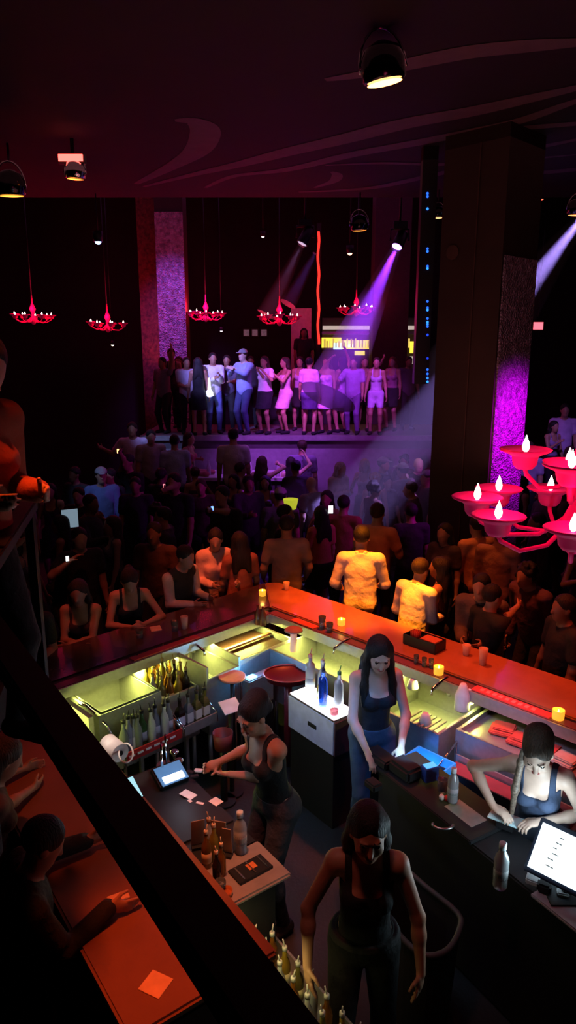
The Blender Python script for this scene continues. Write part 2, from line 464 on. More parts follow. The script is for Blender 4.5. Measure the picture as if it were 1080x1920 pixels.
    if ht != 'bald':
        capr = [ell(hd(0, -.022, .036), (.086,.101,.094), HR, 0, .02)]
        ln = []
        if ht in ('long', 'verylong', 'wavy'):
            L_ = {'long': .34, 'verylong': .24, 'wavy': .30}[ht]
            for sx in (-1, 1):
                ln += [cap(hd(sx*.066, -.03, .04), hd(sx*.078, -.05, -.10), .032, .036, 0, .03), cap(hd(sx*.078, -.05, -.1), tp(sx*.085, -.09, L_), .036, .03, 0, .03)]
            ln += [ell(hd(0, -.085, -.02), (.082,.055,.12), HR, 0, .04), ell((hd(0, -.09, -.1)+tp(0, -.115, L_+.04))/2, (.105,.038,.13), T, 0, .05)]
            if ht == 'wavy':
                for sx in (-1, 1):
                    ln += [cap(hd(sx*.074, .005, .03), hd(sx*.088, .0, -.09), .024, .028, 0, .02), cap(hd(sx*.088, 0, -.09), tp(sx*.105, .05, .44), .028, .03, 0, .02), cap(tp(sx*.105, .05, .44), tp(sx*.11, .1, .31), .03, .022, 0, .02)]
        if ht in ('updo', 'lock'): ln += [ell(hd(0, -.075, .075), (.080,.072,.062), HR, 0, .03), ell(hd(0, -.10, .0), (.065,.045,.06), HR, 0, .03)]
        if ht == 'bun': ln += [ell(hd(0, -.115, .06), (.042,.038,.04), HR, 0, .015)]
        if ht == 'pony': ln += [cap(hd(0, -.11, .05), hd(0, -.15, 0), .022, .03, 0, .015), cap(hd(0, -.15, 0), hd(0, -.13, -.16), .03, .014, 0, .015)]
        if ht == 'curly':
            r_ = np.random.default_rng(int(h*1000))
            for q_ in range(26):
                d_ = _n(r_.normal(size=3)*np.array([1, 1, 1])+np.array([0, -.5, .5]))
                ln.append(ell(hd(*(d_*np.array([.088,.1,.1])+np.array([0, -.02, .03]))), (.03,.03,.03), None, 0, .008))
        def cf(X, Y, Z):
            x, y_, z_ = hl(X, Y, Z); k_ = y_*.75-z_*.66-.022+np.clip(.022-np.abs(x)*.45, 0, 1)
            lowr = -.045-z_-0*x
            if ht in ('short', 'bun', 'pony', 'cap', 'curly', 'updo', 'lock'): return np.maximum(k_, np.maximum(lowr, np.where(z_ < -.0, y_+.0, -1)))*s
            return np.where(np.abs(x) < .070, k_, np.minimum(k_, .02))*s if ht != 'long' else k_*s
        if ht in ('pony', 'bun', 'curly', 'updo', 'lock'):
            lo_, hi_ = bounds(sc(capr+ln), .01); g = Grid(lo_, hi_, vox if not hi else .005)
            for p_ in sc(capr): g.put(p_)
            g.clip(cf)
            for p_ in sc(ln): g.put(p_)
            me_ = g.mesh('hair', [hm])
        elif ht in ('long', 'verylong', 'wavy'):
            lo_, hi_ = bounds(sc(capr+ln), .01); g = Grid(lo_, hi_, vox if not hi else .005)
            for p_ in sc(capr): g.put(p_)
            g.clip(lambda X, Y, Z: (hl(X, Y, Z)[1]*.75-hl(X, Y, Z)[2]*.66-.022+np.clip(.024-np.abs(hl(X, Y, Z)[0])*.5, 0, 1))*s)
            for p_ in sc(ln): g.put(p_)
            me_ = g.mesh('hair', [hm])
        else:
            me_ = blob('hair', sc(capr), [hm], vox if not hi else .005, 0, (cf,))
        if me_:
            c_ = bpy.data.objects.new('hair', me_); COL.objects.link(c_); c_.parent = root
        if ht == 'lock':
            lk = [cap(hd(.078, .02, .02), hd(.088, .03, -.09), .014, .02, 0, .02), cap(hd(.088, .03, -.09), tp(.11, .11, .40), .02, .022, 0, .02), cap(tp(.11, .11, .40), tp(.125, .14, .20), .022, .012, 0, .02)]
            me_ = blob('hair_lock', sc(lk), [mat('hair_streaked', (.17,.12,.09), .5, var=.6, scale=70, bump=.1)], vox)
            c_ = bpy.data.objects.new('hair_lock', me_); COL.objects.link(c_); c_.parent = root; c_['label'] = 'blonde streaked lock of hair over the shoulder'
        if ht == 'cap':
            def cc(X, Y, Z): return (-hl(X, Y, Z)[2]+.045)*s
            child('baseball_cap', [ell(hd(0, -.015, .04), (.092,.108,.095), HR), ell(hd(0, .11, .052), (.065,.07,.01), HR, 0, .01)], cloth(extras or (.3,.3,.32)), 0, (lambda X, Y, Z: (.04-hl(X, Y, Z)[2])*s,))
    if label != 'proto': USED.append((loc[0], loc[1]))
    root.location = loc; root.rotation_euler.z = az0
    cr, sr = math.cos(az0), math.sin(az0)
    def world(p):
        p = np.asarray(p)*s; return Vector((loc[0]+p[0]*cr-p[1]*sr, loc[1]+p[0]*sr+p[1]*cr, loc[2]+p[2]))
    root_info = {'loc': loc, 'hand': {k_: (world(w_[0]+w_[1]*.085), w_) for k_, w_ in wr.items()}, 'world': world, 'obj': root}
    return root_info
# ------------------------------------------------------------------ shared materials
M_black = mat('black_paint', (.012,.012,.013), .45)
M_floor = mat('floor_rubber', (.016,.018,.019), .55, scale=40, bump=.15)
M_wall = mat('wall_dark', (.02,.010,.012), .8, scale=3)
M_ceil = mat('ceiling_dark', (.018,.010,.011), .8, scale=2)
M_swirl = mat('swirl_paint', (.15,.09,.09), .7, scale=6)
M_top = mat('bar_top_lit', (.42,.15,.07), .22, scale=5, bump=.01, coat=.3)  # lighter copy of the counter colour, raised to carry the downlight's pool
M_topL = mat('bar_top_shaded', (.085,.04,.035), .25, scale=5, bump=.01, coat=.3)  # darker copy of the counter colour, the left leg's dimness put in
M_rail = mat('drink_rail', (.2,.07,.05), .3, scale=9)
M_gut = mat('gutter_rubber', (.008,.007,.007), .5)
M_steel = mat('stainless_steel', (.55,.55,.53), .28, 1.0, scale=40, bump=.02, var=.06)
M_steel2 = mat('brushed_steel', (.5,.5,.5), .42, .75, scale=30, bump=.03, var=.08)
M_chrome = mat('chrome', (.8,.8,.8), .1, 1.0, bump=0, var=.02)
M_white = mat('white_plastic', (.75,.75,.75), .4)
M_paper = mat('paper', (.8,.75,.7), .8)
M_glass = mat('clear_glass', (.9,.95,.95), .04, trans=.92, bump=0, var=.01)
M_pet = mat('water_bottle_plastic', (.8,.85,.88), .15, trans=.6, bump=.02, var=.02)
M_brown = mat('pillar_paint', (.045,.026,.018), .7, scale=3)
M_redp = mat('red_plastic', (.5,.03,.03), .35)
def emat(name, col, s): return mat(name, tuple(min(1, c) for c in col), .5, emis=col, estr=s, bump=0, var=0)
def glit(name, col):
    if name in MATS: return MATS[name]
    m = mat(name, col, .45, .3, scale=14, var=.5, bump=.0); nt = m.node_tree; b = nt.nodes['Principled BSDF']; L = nt.links.new
    tc = nt.nodes.new('ShaderNodeTexCoord'); vo = nt.nodes.new('ShaderNodeTexVoronoi'); vo.inputs['Scale'].default_value = 38
    L(tc.outputs['Object'], vo.inputs['Vector'])
    bp = nt.nodes.new('ShaderNodeBump'); bp.inputs['Strength'].default_value = 1; bp.inputs['Distance'].default_value = .05
    L(vo.outputs['Distance'], bp.inputs['Height']); L(bp.outputs['Normal'], b.inputs['Normal'])
    return m
M_glit = glit('glitter_panel', (.5,.4,.5))
# ------------------------------------------------------------------ bar frame
K = Vector((-.18, 6.6, 0)); EL = Vector((-.71, -.704, 0)).normalized(); ER = Vector((.704, -.71, 0)).normalized()
K2 = Vector((-1.81, 5.02, 0)); ET = Vector((.59, -.81, 0)).normalized(); NT = Vector((.81, .59, 0)).normalized()
def LP(s, d, z=0): return K+EL*s+ER*d+Vector((0, 0, z))
def RP(s, d, z=0): return K+ER*s+EL*d+Vector((0, 0, z))
def TP(s, d, z=0): return K2+ET*s+NT*d+Vector((0, 0, z))
def xy(p): return (p.x, p.y)
def Rm(ax, ay):  # rotation with x axis along ax, y along ay
    return Matrix((ax, ay, Vector((0, 0, 1)))).transposed()
RL = Rm(EL, ER); RR = Rm(ER, EL); RT = Rm(ET, NT)
# ------------------------------------------------------------------ setting
b = MB(); b.box((0, 9, -.05), (26, 26, .1)); struct(b.build('floor', M_floor))
b = MB(); b.box((0, 8.2-2, 6.15), (26, 13.0, .1)); b.box((0, 12.75, 6.45), (26, .12, .7))
b.m(1)
def ribbon(pts, w):
    n = len(pts); vs = []
    for i, p in enumerate(pts):
        a = Vector(pts[max(0, i-1)]); c = Vector(pts[min(n-1, i+1)]); t = (c-a).normalized(); q = Vector((-t.y, t.x, 0))*w[i]/2
        p = Vector(p); vs += [p+q, p-q]
    b.add(vs, [(2*i, 2*i+1, 2*i+3, 2*i+2) for i in range(n-1)])
def swirl(uv, w0, w1):
    pts = []
    for i in range(len(uv)-1):
        for k in range(6):
            t = k/6; p0 = uv[max(0, i-1)]; p1 = uv[i]; p2 = uv[i+1]; p3 = uv[min(len(uv)-1, i+2)]
            f = lambda a, b_, c, d: .5*((2*b_)+(-a+c)*t+(2*a-5*b_+4*c-d)*t*t+(-a+3*b_-3*c+d)*t**3)
            pts.append(at_z(f(p0[0], p1[0], p2[0], p3[0]), f(p0[1], p1[1], p2[1], p3[1]), 6.095))
    pts.append(at_z(*uv[-1], 6.095)); n = len(pts)
    ribbon(pts, [1.3*w0+(1.35*w1-w0)*math.sin(PI*(i+.5)/n) for i in range(n)])
swirl([(255,345),(330,308),(372,280),(385,245),(365,228),(328,226)], .05, .26)
swirl([(270,350),(360,328),(450,308),(540,285),(640,262),(760,232),(880,210),(980,188),(1080,165),(1180,140)], .04, .26)
swirl([(385,352),(440,330),(540,318),(660,290),(780,268),(880,248),(980,225),(1080,190),(1180,165)], .04, .18)
swirl([(880,250),(960,242),(1080,232),(1180,225)], .03, .12)
swirl([(610,310),(720,306),(840,308),(920,294),(1000,278),(1080,262),(1180,240)], .03, .12)
swirl([(560,360),(620,358),(700,352),(770,338),(860,318),(960,302),(1080,290)], .03, .14)
swirl([(610,150),(690,138),(760,122),(880,98),(1000,86),(1080,80),(1200,70)], .05, .2)
swirl([(880,345),(960,330),(1080,318),(1180,308)], .03, .16)
swirl([(590,352),(625,340),(632,328),(622,322)], .03, .12)
struct(b.build('ceiling', [M_ceil, M_swirl]))
b = MB(); b.box((0, 16.9, 7.6), (26, 8.5, .1)); struct(b.build('ceiling', M_ceil))
b = MB(); b.box((-9.3, 9, 3.8), (.2, 26, 7.8)); struct(b.build('wall_left', M_wall))
b = MB(); b.box((9.3, 9, 3.8), (.2, 26, 7.8)); struct(b.build('wall_right', M_wall))
b = MB(); b.box((0, 20.6, 3.8), (18.8, .2, 7.8)); struct(b.build('wall_back', M_wall))
b = MB(); b.box((0, -3.6, 3.8), (18.8, .2, 7.8)); struct(b.build('wall_front', M_wall))
# balcony slab (front edge follows the rail)
R3 = [Vector((.30, .14, 0)), Vector((-.66, 1.50, 0)), Vector((-1.02, 1.95, 0)), Vector((-1.25, 3.2, 0)), Vector((-3.2, 3.6, 0))]
off = Vector((-.1, -.07, 0))
b = MB(); b.prism([xy(R3[0]+Vector((.5, -.7, 0))), xy(R3[1]+off), xy(R3[2]+off), xy(R3[3]+off), (-3.2, 3.4), (-3.2, -2.8), (1.6, -2.8)], 1.98, 2.13)
struct(b.build('floor', mat('balcony_carpet', (.01,.008,.008), .9)))
# pillars
def pillar(c, w, d, rot, z1, m, sides=None):
    R = Matrix.Rotation(rot, 3, 'Z'); b = MB(); b.box((c[0], c[1], z1/2), (w, d, z1), R)
    return b, R
C0 = at_y(921, 800, 8.6)
ax = Vector((-.704, .71, 0)); ay = Vector((.71, .704, 0))
cc = C0+ax*.42+ay*.42
b = MB(); b.box((cc.x, cc.y, 3.05), (.84, .84, 6.1), Rm(ax, ay)); b.m(1)
pc = C0+ay*.42-ax*.012; b.box((pc.x, pc.y, 2.6), (.02, .78, 4.2), Rm(ax, ay))
b.m(2); q = C0+ax*.35-ay*.012; b.box((q.x, q.y, 3.0), (.012, .02, 5.9), Rm(ax, ay))
b.cyl(C0+ax*.66+ay*.0+Vector((0, 0, 2.05)), C0+ax*.66-ay*.02+Vector((0, 0, 2.05)), .085)
struct(b.build('pillar', [M_brown, M_glit, mat('pillar_trim', (.09,.05,.035), .6)], bevel=0))
b = MB(); p0 = at_y(299, 640, 16.2); p1 = at_y(350, 640, 16.2)
b.box(((p0.x+p1.x)/2, 16.5, 3.8), (p1.x-p0.x, .6, 7.6)); b.m(1); b.box(((p0.x+p1.x)/2, 16.19, 4.0), ((p1.x-p0.x), .02, 4.9))
struct(b.build('pillar', [M_brown, M_glit]))
p0 = at_y(266, 640, 16.9); p1 = at_y(299, 640, 16.9); b = MB(); b.box(((p0.x+p1.x)/2, 17.2, 3.8), (p1.x-p0.x, .6, 7.6))
struct(b.build('pillar', mat('brick_red', (.13,.035,.02), .8, var=.5, scale=16, bump=.3)))
p0 = at_y(700, 600, 17.0); p1 = at_y(766, 600, 17.0); b = MB(); b.box(((p0.x+p1.x)/2, 17.4, 3.8), (p1.x-p0.x, .7, 7.6))
struct(b.build('pillar', mat('pillar_plum', (.06,.03,.04), .8)))
# stage
ZS = 1.95
b = MB(); b.box((.9, 14.92, ZS/2), (7.6, 2.0, ZS)); b.m(1); b.box((.9, 13.88, ZS-.04), (7.6, .06, .1))
b.m(2); b.box((.9, 13.885, ZS/2-.1), (7.5, .02, ZS-.3))
st = b.build('stage_platform', [mat('stage_deck', (.12,.10,.12), .5), mat('stage_nosing', (.3,.28,.3), .4), mat('stage_skirt', (.3,.28,.32), .6)])
tag(st, 'raised stage platform lit purple, with dancers standing along its edge', 'stage')
b = MB(); b.box((-.95, 13.32, .62), (2.0, .76, 1.24)); b.m(1); b.box((-.95, 13.32, 1.27), (2.1, .86, .06))
o = b.build('bottle_service_table', [mat('table_base', (.1,.08,.1), .6), mat('table_top_white', (.55,.5,.55), .3)])
tag(o, 'pale low table with bottles below the front of the purple stage', 'table')
for k in range(7):
    p = Vector((-1.75+.26*k, 13.05+.12*(k % 3), 1.3)); b = MB(); b.lathe([(.035, 0), (.038, .02), (.038, .17), (.014, .23), (.013, .29)], p, 10)
    bo = b.build('bottle', mat('bottle_frost', (.7,.65,.75), .2, trans=.4)); tag(bo, 'small pale bottle on the white table below the stage', 'bottle', 'bottles on the table below the stage')
# ------------------------------------------------------------------ back bar beyond the stage
bx_ = thing('back_bar_shelf', 'glowing yellow back bar seen through the gap beyond the stage, red neon at its left', 'back bar', (0, 0, 0))
y0 = 18.6
def rct(u0, v0, u1, v1, name, m, yy=y0, th=.05, parent=bx_):
    a = at_y(u0, v1, yy); c = at_y(u1, v0, yy); b = MB(); b.box(((a.x+c.x)/2, yy, (a.z+c.z)/2), (c.x-a.x, th, c.z-a.z)); return b.build(name, m, parent)
rct(603, 596, 792, 720, 'back_panel', mat('backbar_dark', (.06,.03,.04), .6), y0+.3, .1)
rct(605, 611, 790, 618, 'light_panel', mat('shelf_glow_pale', (.5,.4,.4), .5, emis=(.9,.75,.65), estr=.55, var=.5, scale=3))
rct(603, 633, 640, 652, 'light_panel', mat('shelf_glow_yellow', (.6,.5,.1), .5, emis=(1,.72,.06), estr=1.3, var=.5, scale=3), y0-.05)
rct(640, 638, 692, 654, 'light_panel', MATS['shelf_glow_yellow'], y0-.1)
rct(625, 643, 642, 657, 'light_panel', emat('shelf_glow_blue', (.5,.9,1), 1.6), y0-.2)
rct(652, 646, 664, 651, 'light_panel', emat('shelf_glow_white', (1,1,.95), 2), y0-.2)
rct(665, 656, 684, 666, 'light_panel', MATS['shelf_glow_yellow'], y0-.15)
rct(768, 640, 784, 662, 'light_panel', MATS['shelf_glow_yellow'], y0-.1)
rct(766, 668, 778, 682, 'light_panel', MATS['shelf_glow_pale'], y0-.1)
rct(603, 622, 790, 627, 'shelf', M_steel2, y0-.1, .3); rct(603, 655, 700, 658, 'shelf', M_black, y0-.1, .3)
for k in range(30):
    u_ = 606+k*5.4+random.random()*3; rct(u_, 634+random.random()*9, u_+2+random.random()*2.5, 652, 'bottle', mat('bb_bottle%d' % (k % 3), [(.5,.3,.05), (.3,.4,.1), (.6,.5,.4)][k % 3], .2, emis=(1,.7,.15), estr=[.5,.3,.8][k % 3]), y0-.3, .06)  # emission paints the glow of the panels into the bottles
# red neon line
b = MB(); pts = [at_y(597+1.2*math.sin(k*.9), 434+k*9.2, 17.6) for k in range(24)]
b.tube(pts, .028, 8); nn = b.build('tube', mat('neon_red', (1,.1,.05), .4, emis=(1,.03,.02), estr=1.8, bump=0, var=0))
nt_ = thing('neon_line', 'tall vertical red neon line beside the glowing back bar', 'neon light', (0, 0, 0)); nn.parent = nt_
b = MB(); b.box((pts[0].x+.02, 17.72, pts[0].z/2+.1), (.1, .1, pts[0].z+.2)); b.build('channel', M_black, nt_)
# pale panel behind stage
a = at_y(546, 640, 17.8); c = at_y(584, 578, 17.8)
b = MB(); b.box(((a.x+c.x)/2, 17.85, c.z/2), (c.x-a.x, .08, c.z)); o = b.build('panel', mat('pale_panel', (.75,.6,.62), .7))
tag(o, 'pale upright panel behind the stage, left of the red neon line', 'panel')
for i, u_ in enumerate((462, 478, 495)):
    a = at_y(u_, 624, 20.45); b = MB(); b.box(a, (.2, .04, .22)); b.m(1); b.box(a-Vector((0, .03, 0)), (.15, .02, .17))
    o = b.build('picture_frame', [M_black, mat('print_paper', (.5,.4,.5), .7, emis=(.5,.35,.45), estr=.12, var=.5, scale=8)])  # weak emission painted into the print so it reads bright
    tag(o, 'small pale framed picture on the far wall, '+('left', 'middle', 'right')[i]+' one of the row of three', 'picture')
# exit light
a = at_y(1010, 611, 18.5); t = thing('exit_light', 'small glowing red sign box on the far right wall', 'sign', a)
b = MB(); b.box((0, .08, 0), (.3, .08, .24)); b.build('housing', M_black, t); b = MB(); b.box((0, .03, 0), (.24, .02, .18)); b.build('lit_face', emat('exit_red', (1,.12,.16), 2.2), t)
b = MB(); b.cyl((0, .1, 0), (0, .1, 3.3), .012); b.build('hanger', M_black, t)
# tiny lamps
def spot_dot(u, v, y, col, s, r, label):
    a = at_y(u, v, y); b = MB(); b.ball(a, r, 10); o = b.build('pin_light', emat('pin_%s' % ('%d%d' % (u, v)), col, s))
    b = MB(); b.lathe([(r*1.3, .0), (r*1.5, r*1.5), (r*1.5, r*3)], a+Vector((0, 0, -.2*r)), 10); b.build('housing', M_black, o)
    b = MB(); b.cyl(a+Vector((0, 0, r*2)), Vector((a.x, a.y, 7.5 if y > 13 else 6.1)), .01, n=6); b.build('hanger', M_black, o)
    tag(o, label, 'light'); return o
spot_dot(184, 452, 12.5, (.2,.3,1), 9, .055, 'bright blue pin light hanging over the left of the dance floor')
spot_dot(211, 646, 17, (1,.9,.6), 4, .035, 'tiny warm white pin light below the left red chandeliers')
spot_dot(415, 620, 17, (1,.9,1), 4, .03, 'tiny white pin light under the red chandelier above the stage')
spot_dot(493, 443, 16, (1,.8,.8), 2, .035, 'tiny dim pin light high above the stage')
spot_dot(1016, 373, 14, (1,.1,.05), 3, .03, 'tiny red pin light high at the upper right')
spot_dot(656, 474, 15, (1,.5,.3), 3, .05, 'small warm pin light between the neon line and the violet beam')
# ------------------------------------------------------------------ LED column
p = at_y(798, 540, 9.6); zt = 6.1; zb = at_y(798, 720, 9.6).z
t = thing('led_column', 'tall narrow black column with blue dots hanging left of the brown pillar', 'light column', (p.x, 9.7, zb))
b = MB(); b.box((0, 0, (zt-zb)/2), (.19, .16, zt-zb)); b.build('housing', M_black, t)
for (v, s) in ((362,1),(368,1),(391,1.4),(466,1),(471,1.2),(499,1),(503,1.6),(565,1),(577,1),(581,1.6),(597,1),(604,1.5),(608,1.3),(612,1),(628,.6),(672,.5),(693,1),(701,1),(709,1.3),(716,1.6)):
    q = at_y(802, v, 9.6); b = MB(); b.ball((q.x-p.x, -.085, q.z-zb), .016, 8)
    b.build('led', emat('led_blue%d' % int(s*10), (.02, .13*s, 1), 1.7*s), t)
# ------------------------------------------------------------------ downlights
M_lens = emat('lamp_lens', (1,.42,.10), 9)
def downlight(u, v, y, r, tilt, label, lens=M_lens, zc=6.1, ring=None):
    a = at_y(u, v, y); t = thing('downlight', label, 'ceiling light', a)
    R = Matrix.Rotation(math.radians(tilt), 3, 'Y') @ Matrix.Rotation(math.radians(7), 3, 'X')
    b = MB(); b.lathe([(r*1.0, 0), (r*1.12, r*.1), (r*1.15, r*.9), (r*.9, r*1.5), (r*.3, r*1.8)], (0, 0, 0), 22, R); b.build('housing', M_chrome if ring is None else ring, t)
    b = MB(); b.lathe([(r*.9, -.012), (r*.5, -.02), (r*.02, -.024)], (0, 0, 0), 22, R); b.build('lens', lens, t)
    b = MB(); b.tube([R @ Vector((r*1.2*math.cos(x), 0, r*.5+r*1.9*math.sin(x))) for x in [PI*k/10 for k in range(11)]], r*.07, 8); b.build('yoke', M_chrome, t)
    zz = r*2.4; b = MB(); b.cyl((0, 0, zz), (0, 0, zc-a.z), r*.09); b.build('hanger', M_black, t); return a
M_dch = mat('dark_chrome', (.05,.05,.055), .15, 1.0, bump=0)
DL = downlight(721, 153, 6.3, .155, -10, 'large round orange downlight under the ceiling over the right bar', zc=6.1, ring=M_dch)
downlight(22, 366, 9.5, .16, 0, 'chrome downlight at the left edge under the ceiling, white on top', emat('lens_amber', (1,.35,.04), 3), ring=M_dch)
downlight(141, 334, 9.3, .11, 4, 'small downlight glowing red above and orange below, upper left', emat('lens_orange', (1,.22,.03), 5))
a = at_y(135, 298, 9.3); b = MB(); b.box(a, (.32, .1, .11)); b.m(1); b.box(a-Vector((0, .06, 0)), (.29, .02, .075)); o = b.build('strip_light', [M_black, emat('strip_red', (1,.10,.08), 4)])
tag(o, 'short bright red strip light above the small left downlight', 'light')
b = MB(); b.cyl(a, (a.x, a.y, 6.1), .012); b.build('hanger', M_black, o)
downlight(674, 431, 12.4, .13, -4, 'orange ring downlight above the violet beam', emat('lens_ring', (1,.28,.04), 2.2), ring=M_dch)
downlight(821, 407, 12.2, .09, 0, 'flat warm downlight just right of the blue dotted column', emat('lens_warm', (1,.4,.15), 3), ring=M_dch)
downlight(954, 412, 12.0, .13, 0, 'dim arched chrome downlight right of the brown pillar top', emat('lens_dim', (.5,.12,.05), .6), ring=M_dch)
downlight(1079, 402, 11.5, .12, 0, 'warm downlight cut by the right edge beside the white beam', emat('lens_w2', (1,.35,.1), 3), ring=M_dch)
# ------------------------------------------------------------------ moving head spots
def fixture(p, target, label, lens):
    t = thing('moving_head_light', label, 'stage light', p); d = (Vector(target)-Vector(p)).normalized(); R = d.to_track_quat('Z', 'Y').to_matrix()
    b = MB(); b.lathe([(.06, -.2), (.1, -.16), (.105, .02), (.115, .1), (.11, .12)], (0, 0, 0), 16, R); b.build('head', M_black, t)
    b = MB(); b.lathe([(.09, .122), (.01, .126)], (0, 0, 0), 16, R); b.build('lens', lens, t)
    b = MB(); b.tube([(-.16, 0, 0), (-.16, 0, .2), (.16, 0, .2), (.16, 0, 0)], .02, 8); b.build('yoke', M_black, t)
    b = MB(); zc = 7.55 if p[1] > 13 else 6.1; b.box((0, 0, .26), (.24, .2, .12)); b.cyl((0, 0, .3), (0, 0, zc-p[2]), .02); b.build('base', M_black, t)
    return d
# ------------------------------------------------------------------ chandelier
M_cr = mat('red_acrylic', (.95,.015,.2), .6, bump=0, var=.05, spec=.3, emis=(1,.01,.12), estr=.08)  # faint emission stands in for bulb light passing through the acrylic
M_flame = emat('flame_bulb', (1,.72,.62), 7)
def make_chandelier(label, near):
    t = thing('chandelier', label, 'chandelier', (0, 0, 0), 0)
    n = 20 if near else 12
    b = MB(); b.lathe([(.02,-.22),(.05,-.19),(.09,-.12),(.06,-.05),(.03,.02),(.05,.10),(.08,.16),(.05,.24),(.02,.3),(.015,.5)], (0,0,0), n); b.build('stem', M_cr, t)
    b = MB(); b.cyl((0, 0, .5), (0, 0, 3.2 if near else 3.3), .012, n=8); b.build('chain', M_black, t)
    if not near: t.scale = (.82,.82,.82)
    arms = [(113,.45,0),(157,.46,.0),(190,.46,.03),(232,.44,.02),(275,.45,0),(318,.45,0),(5,.45,.0),(60,.45,0)]
    up = [(120,.27,.24),(240,.26,.24),(200,.02,.3),(300,.27,.24),(0,.27,.24)]
    if near: up = [(120,.27,.24),(262,.10,.2),(205,.25,.26),(330,.27,.24)]
    else: up = []
    for k, (a, r, z) in enumerate(arms+up):
        # picture-style angle: 0 = +x, 90 = away? measured so that 90..180 lies toward the viewer's left
        an = math.radians(-a); d = Vector((math.cos(an), math.sin(an), 0)); e = d*r+Vector((0, 0, z))
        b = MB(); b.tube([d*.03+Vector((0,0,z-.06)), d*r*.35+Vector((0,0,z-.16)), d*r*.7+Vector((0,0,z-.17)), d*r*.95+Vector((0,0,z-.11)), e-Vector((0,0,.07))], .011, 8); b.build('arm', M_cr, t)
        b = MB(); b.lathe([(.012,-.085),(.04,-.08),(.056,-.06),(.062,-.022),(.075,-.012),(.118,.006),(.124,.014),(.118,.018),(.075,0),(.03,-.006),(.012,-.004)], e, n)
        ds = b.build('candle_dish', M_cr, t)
        b = MB(); b.lathe([(.006,0),(.015,.012),(.018,.028),(.013,.05),(.005,.07),(.0015,.082)], e, 12); b.build('flame_bulb', M_flame, ds)
    return t
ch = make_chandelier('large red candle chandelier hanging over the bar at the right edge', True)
ch.location = at_y(1080, 955, 3.3)
def red_glow(p, w, r=.1): light('POINT', 'candle_glow', p, (1,.02,.22), w, size=r)
cp = ch.location
for a, r, z in [(113,.36,.1),(157,.38,.12),(190,.36,.12),(232,.36,.14),(262,.12,.32),(120,.2,.36),(30,.3,.15)]:
    an = math.radians(-a); red_glow(cp+Vector((math.cos(an)*r, math.sin(an)*r, z)), 1.3, .04)
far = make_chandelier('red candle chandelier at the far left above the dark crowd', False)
fl = [(62,588,15.5,'red candle chandelier at the far left above the dark crowd'),(202,603,15.8,'red candle chandelier partly hidden, second from the left'),
      (386,584,16.5,'red candle chandelier just right of the purple glitter pillar'),(524,590,15.0,'brightest red chandelier over the middle of the stage'),(668,574,17.0,'red chandelier crossed by the violet beam')]
for i, (u_, v_, y_, lb) in enumerate(fl):
    p = at_y(u_, v_+4, y_)
    if i == 0: far.location = p; far.rotation_euler.z = .3
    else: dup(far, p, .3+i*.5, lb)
    for dx in (-.3, 0, .3): light('POINT', 'chandelier_glow', (p.x+dx, p.y-.15, p.z+.16), (1,.01,.07), 11 if i < 4 else 4, size=.08)
# ================================================================== THE BAR
def plan(pts, z0, z1, b): b.prism([xy(p) for p in pts], z0, z1); return b
W = .74
# countertop: left + right legs, continuous, mitred at the far corner
b = MB()
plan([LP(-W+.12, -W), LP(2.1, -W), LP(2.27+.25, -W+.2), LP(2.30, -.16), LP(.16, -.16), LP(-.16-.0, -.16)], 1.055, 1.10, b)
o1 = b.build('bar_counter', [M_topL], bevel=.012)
tag(o1, 'dark bar counter running from the far corner down to the left, patrons leaning on it', 'bar counter')
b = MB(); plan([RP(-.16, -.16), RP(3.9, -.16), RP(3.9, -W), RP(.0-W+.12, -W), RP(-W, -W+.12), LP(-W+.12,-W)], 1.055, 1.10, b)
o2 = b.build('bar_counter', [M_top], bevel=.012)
tag(o2, 'orange lit bar counter running from the far corner down to the right', 'bar counter')
for (F, L_, o, Rr) in ((LP, 2.29, o1, RL), (RP, 3.9, o2, RR)):
    s0 = -.14
    b = MB(); c = F((s0+L_)/2, -.135, 1.075); b.box(c, (L_-s0, .05, .03), Rr); b.build('gutter', M_gut, o)
    b = MB(); c = F((s0+L_)/2+.05, -.06, 1.08); b.box(c, (L_-s0-.1, .10, .045), Rr); b.build('drink_rail', M_rail, o, bevel=.006)
    b = MB(); c = F(L_/2, -.003, 1.055); b.box(c, (L_, .014, .09), Rr); b.build('steel_lip', M_steel2, o)
    b = MB(); c = F((L_-.5)/2, -W+.16, .52); b.box(c, (L_+.5, .06, 1.05), Rr); b.build('bar_front', mat('bar_die', (.05,.02,.015), .6), o)
    b = MB(); c = F(L_/2, -.5, .52); b.box(c, (L_, .03, 1.05), Rr); b.build('back_panel', M_steel2, o)
# third leg of the bar
b = MB(); plan([TP(.03, 0), TP(3.0, 0), TP(3.0, -.70), TP(.1, -.70)], 1.055, 1.10, b)
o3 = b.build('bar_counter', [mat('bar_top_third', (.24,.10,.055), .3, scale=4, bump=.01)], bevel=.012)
tag(o3, 'brownish orange bar counter passing beneath the black balcony rail at lower left', 'bar counter')
b = MB(); b.box(TP(1.4, -.5, .52), (2.9, .06, 1.05), RT); b.build('bar_front', MATS['bar_die'], o3)
b = MB(); b.box(TP(1.5, -.2, .52), (2.8, .03, 1.05), RT); b.build('back_panel', M_black, o3)
b = MB(); b.box(TP(2.97, -.35, .52), (.05, .66, 1.05), RT); b.build('end_panel', MATS['bar_die'], o3)
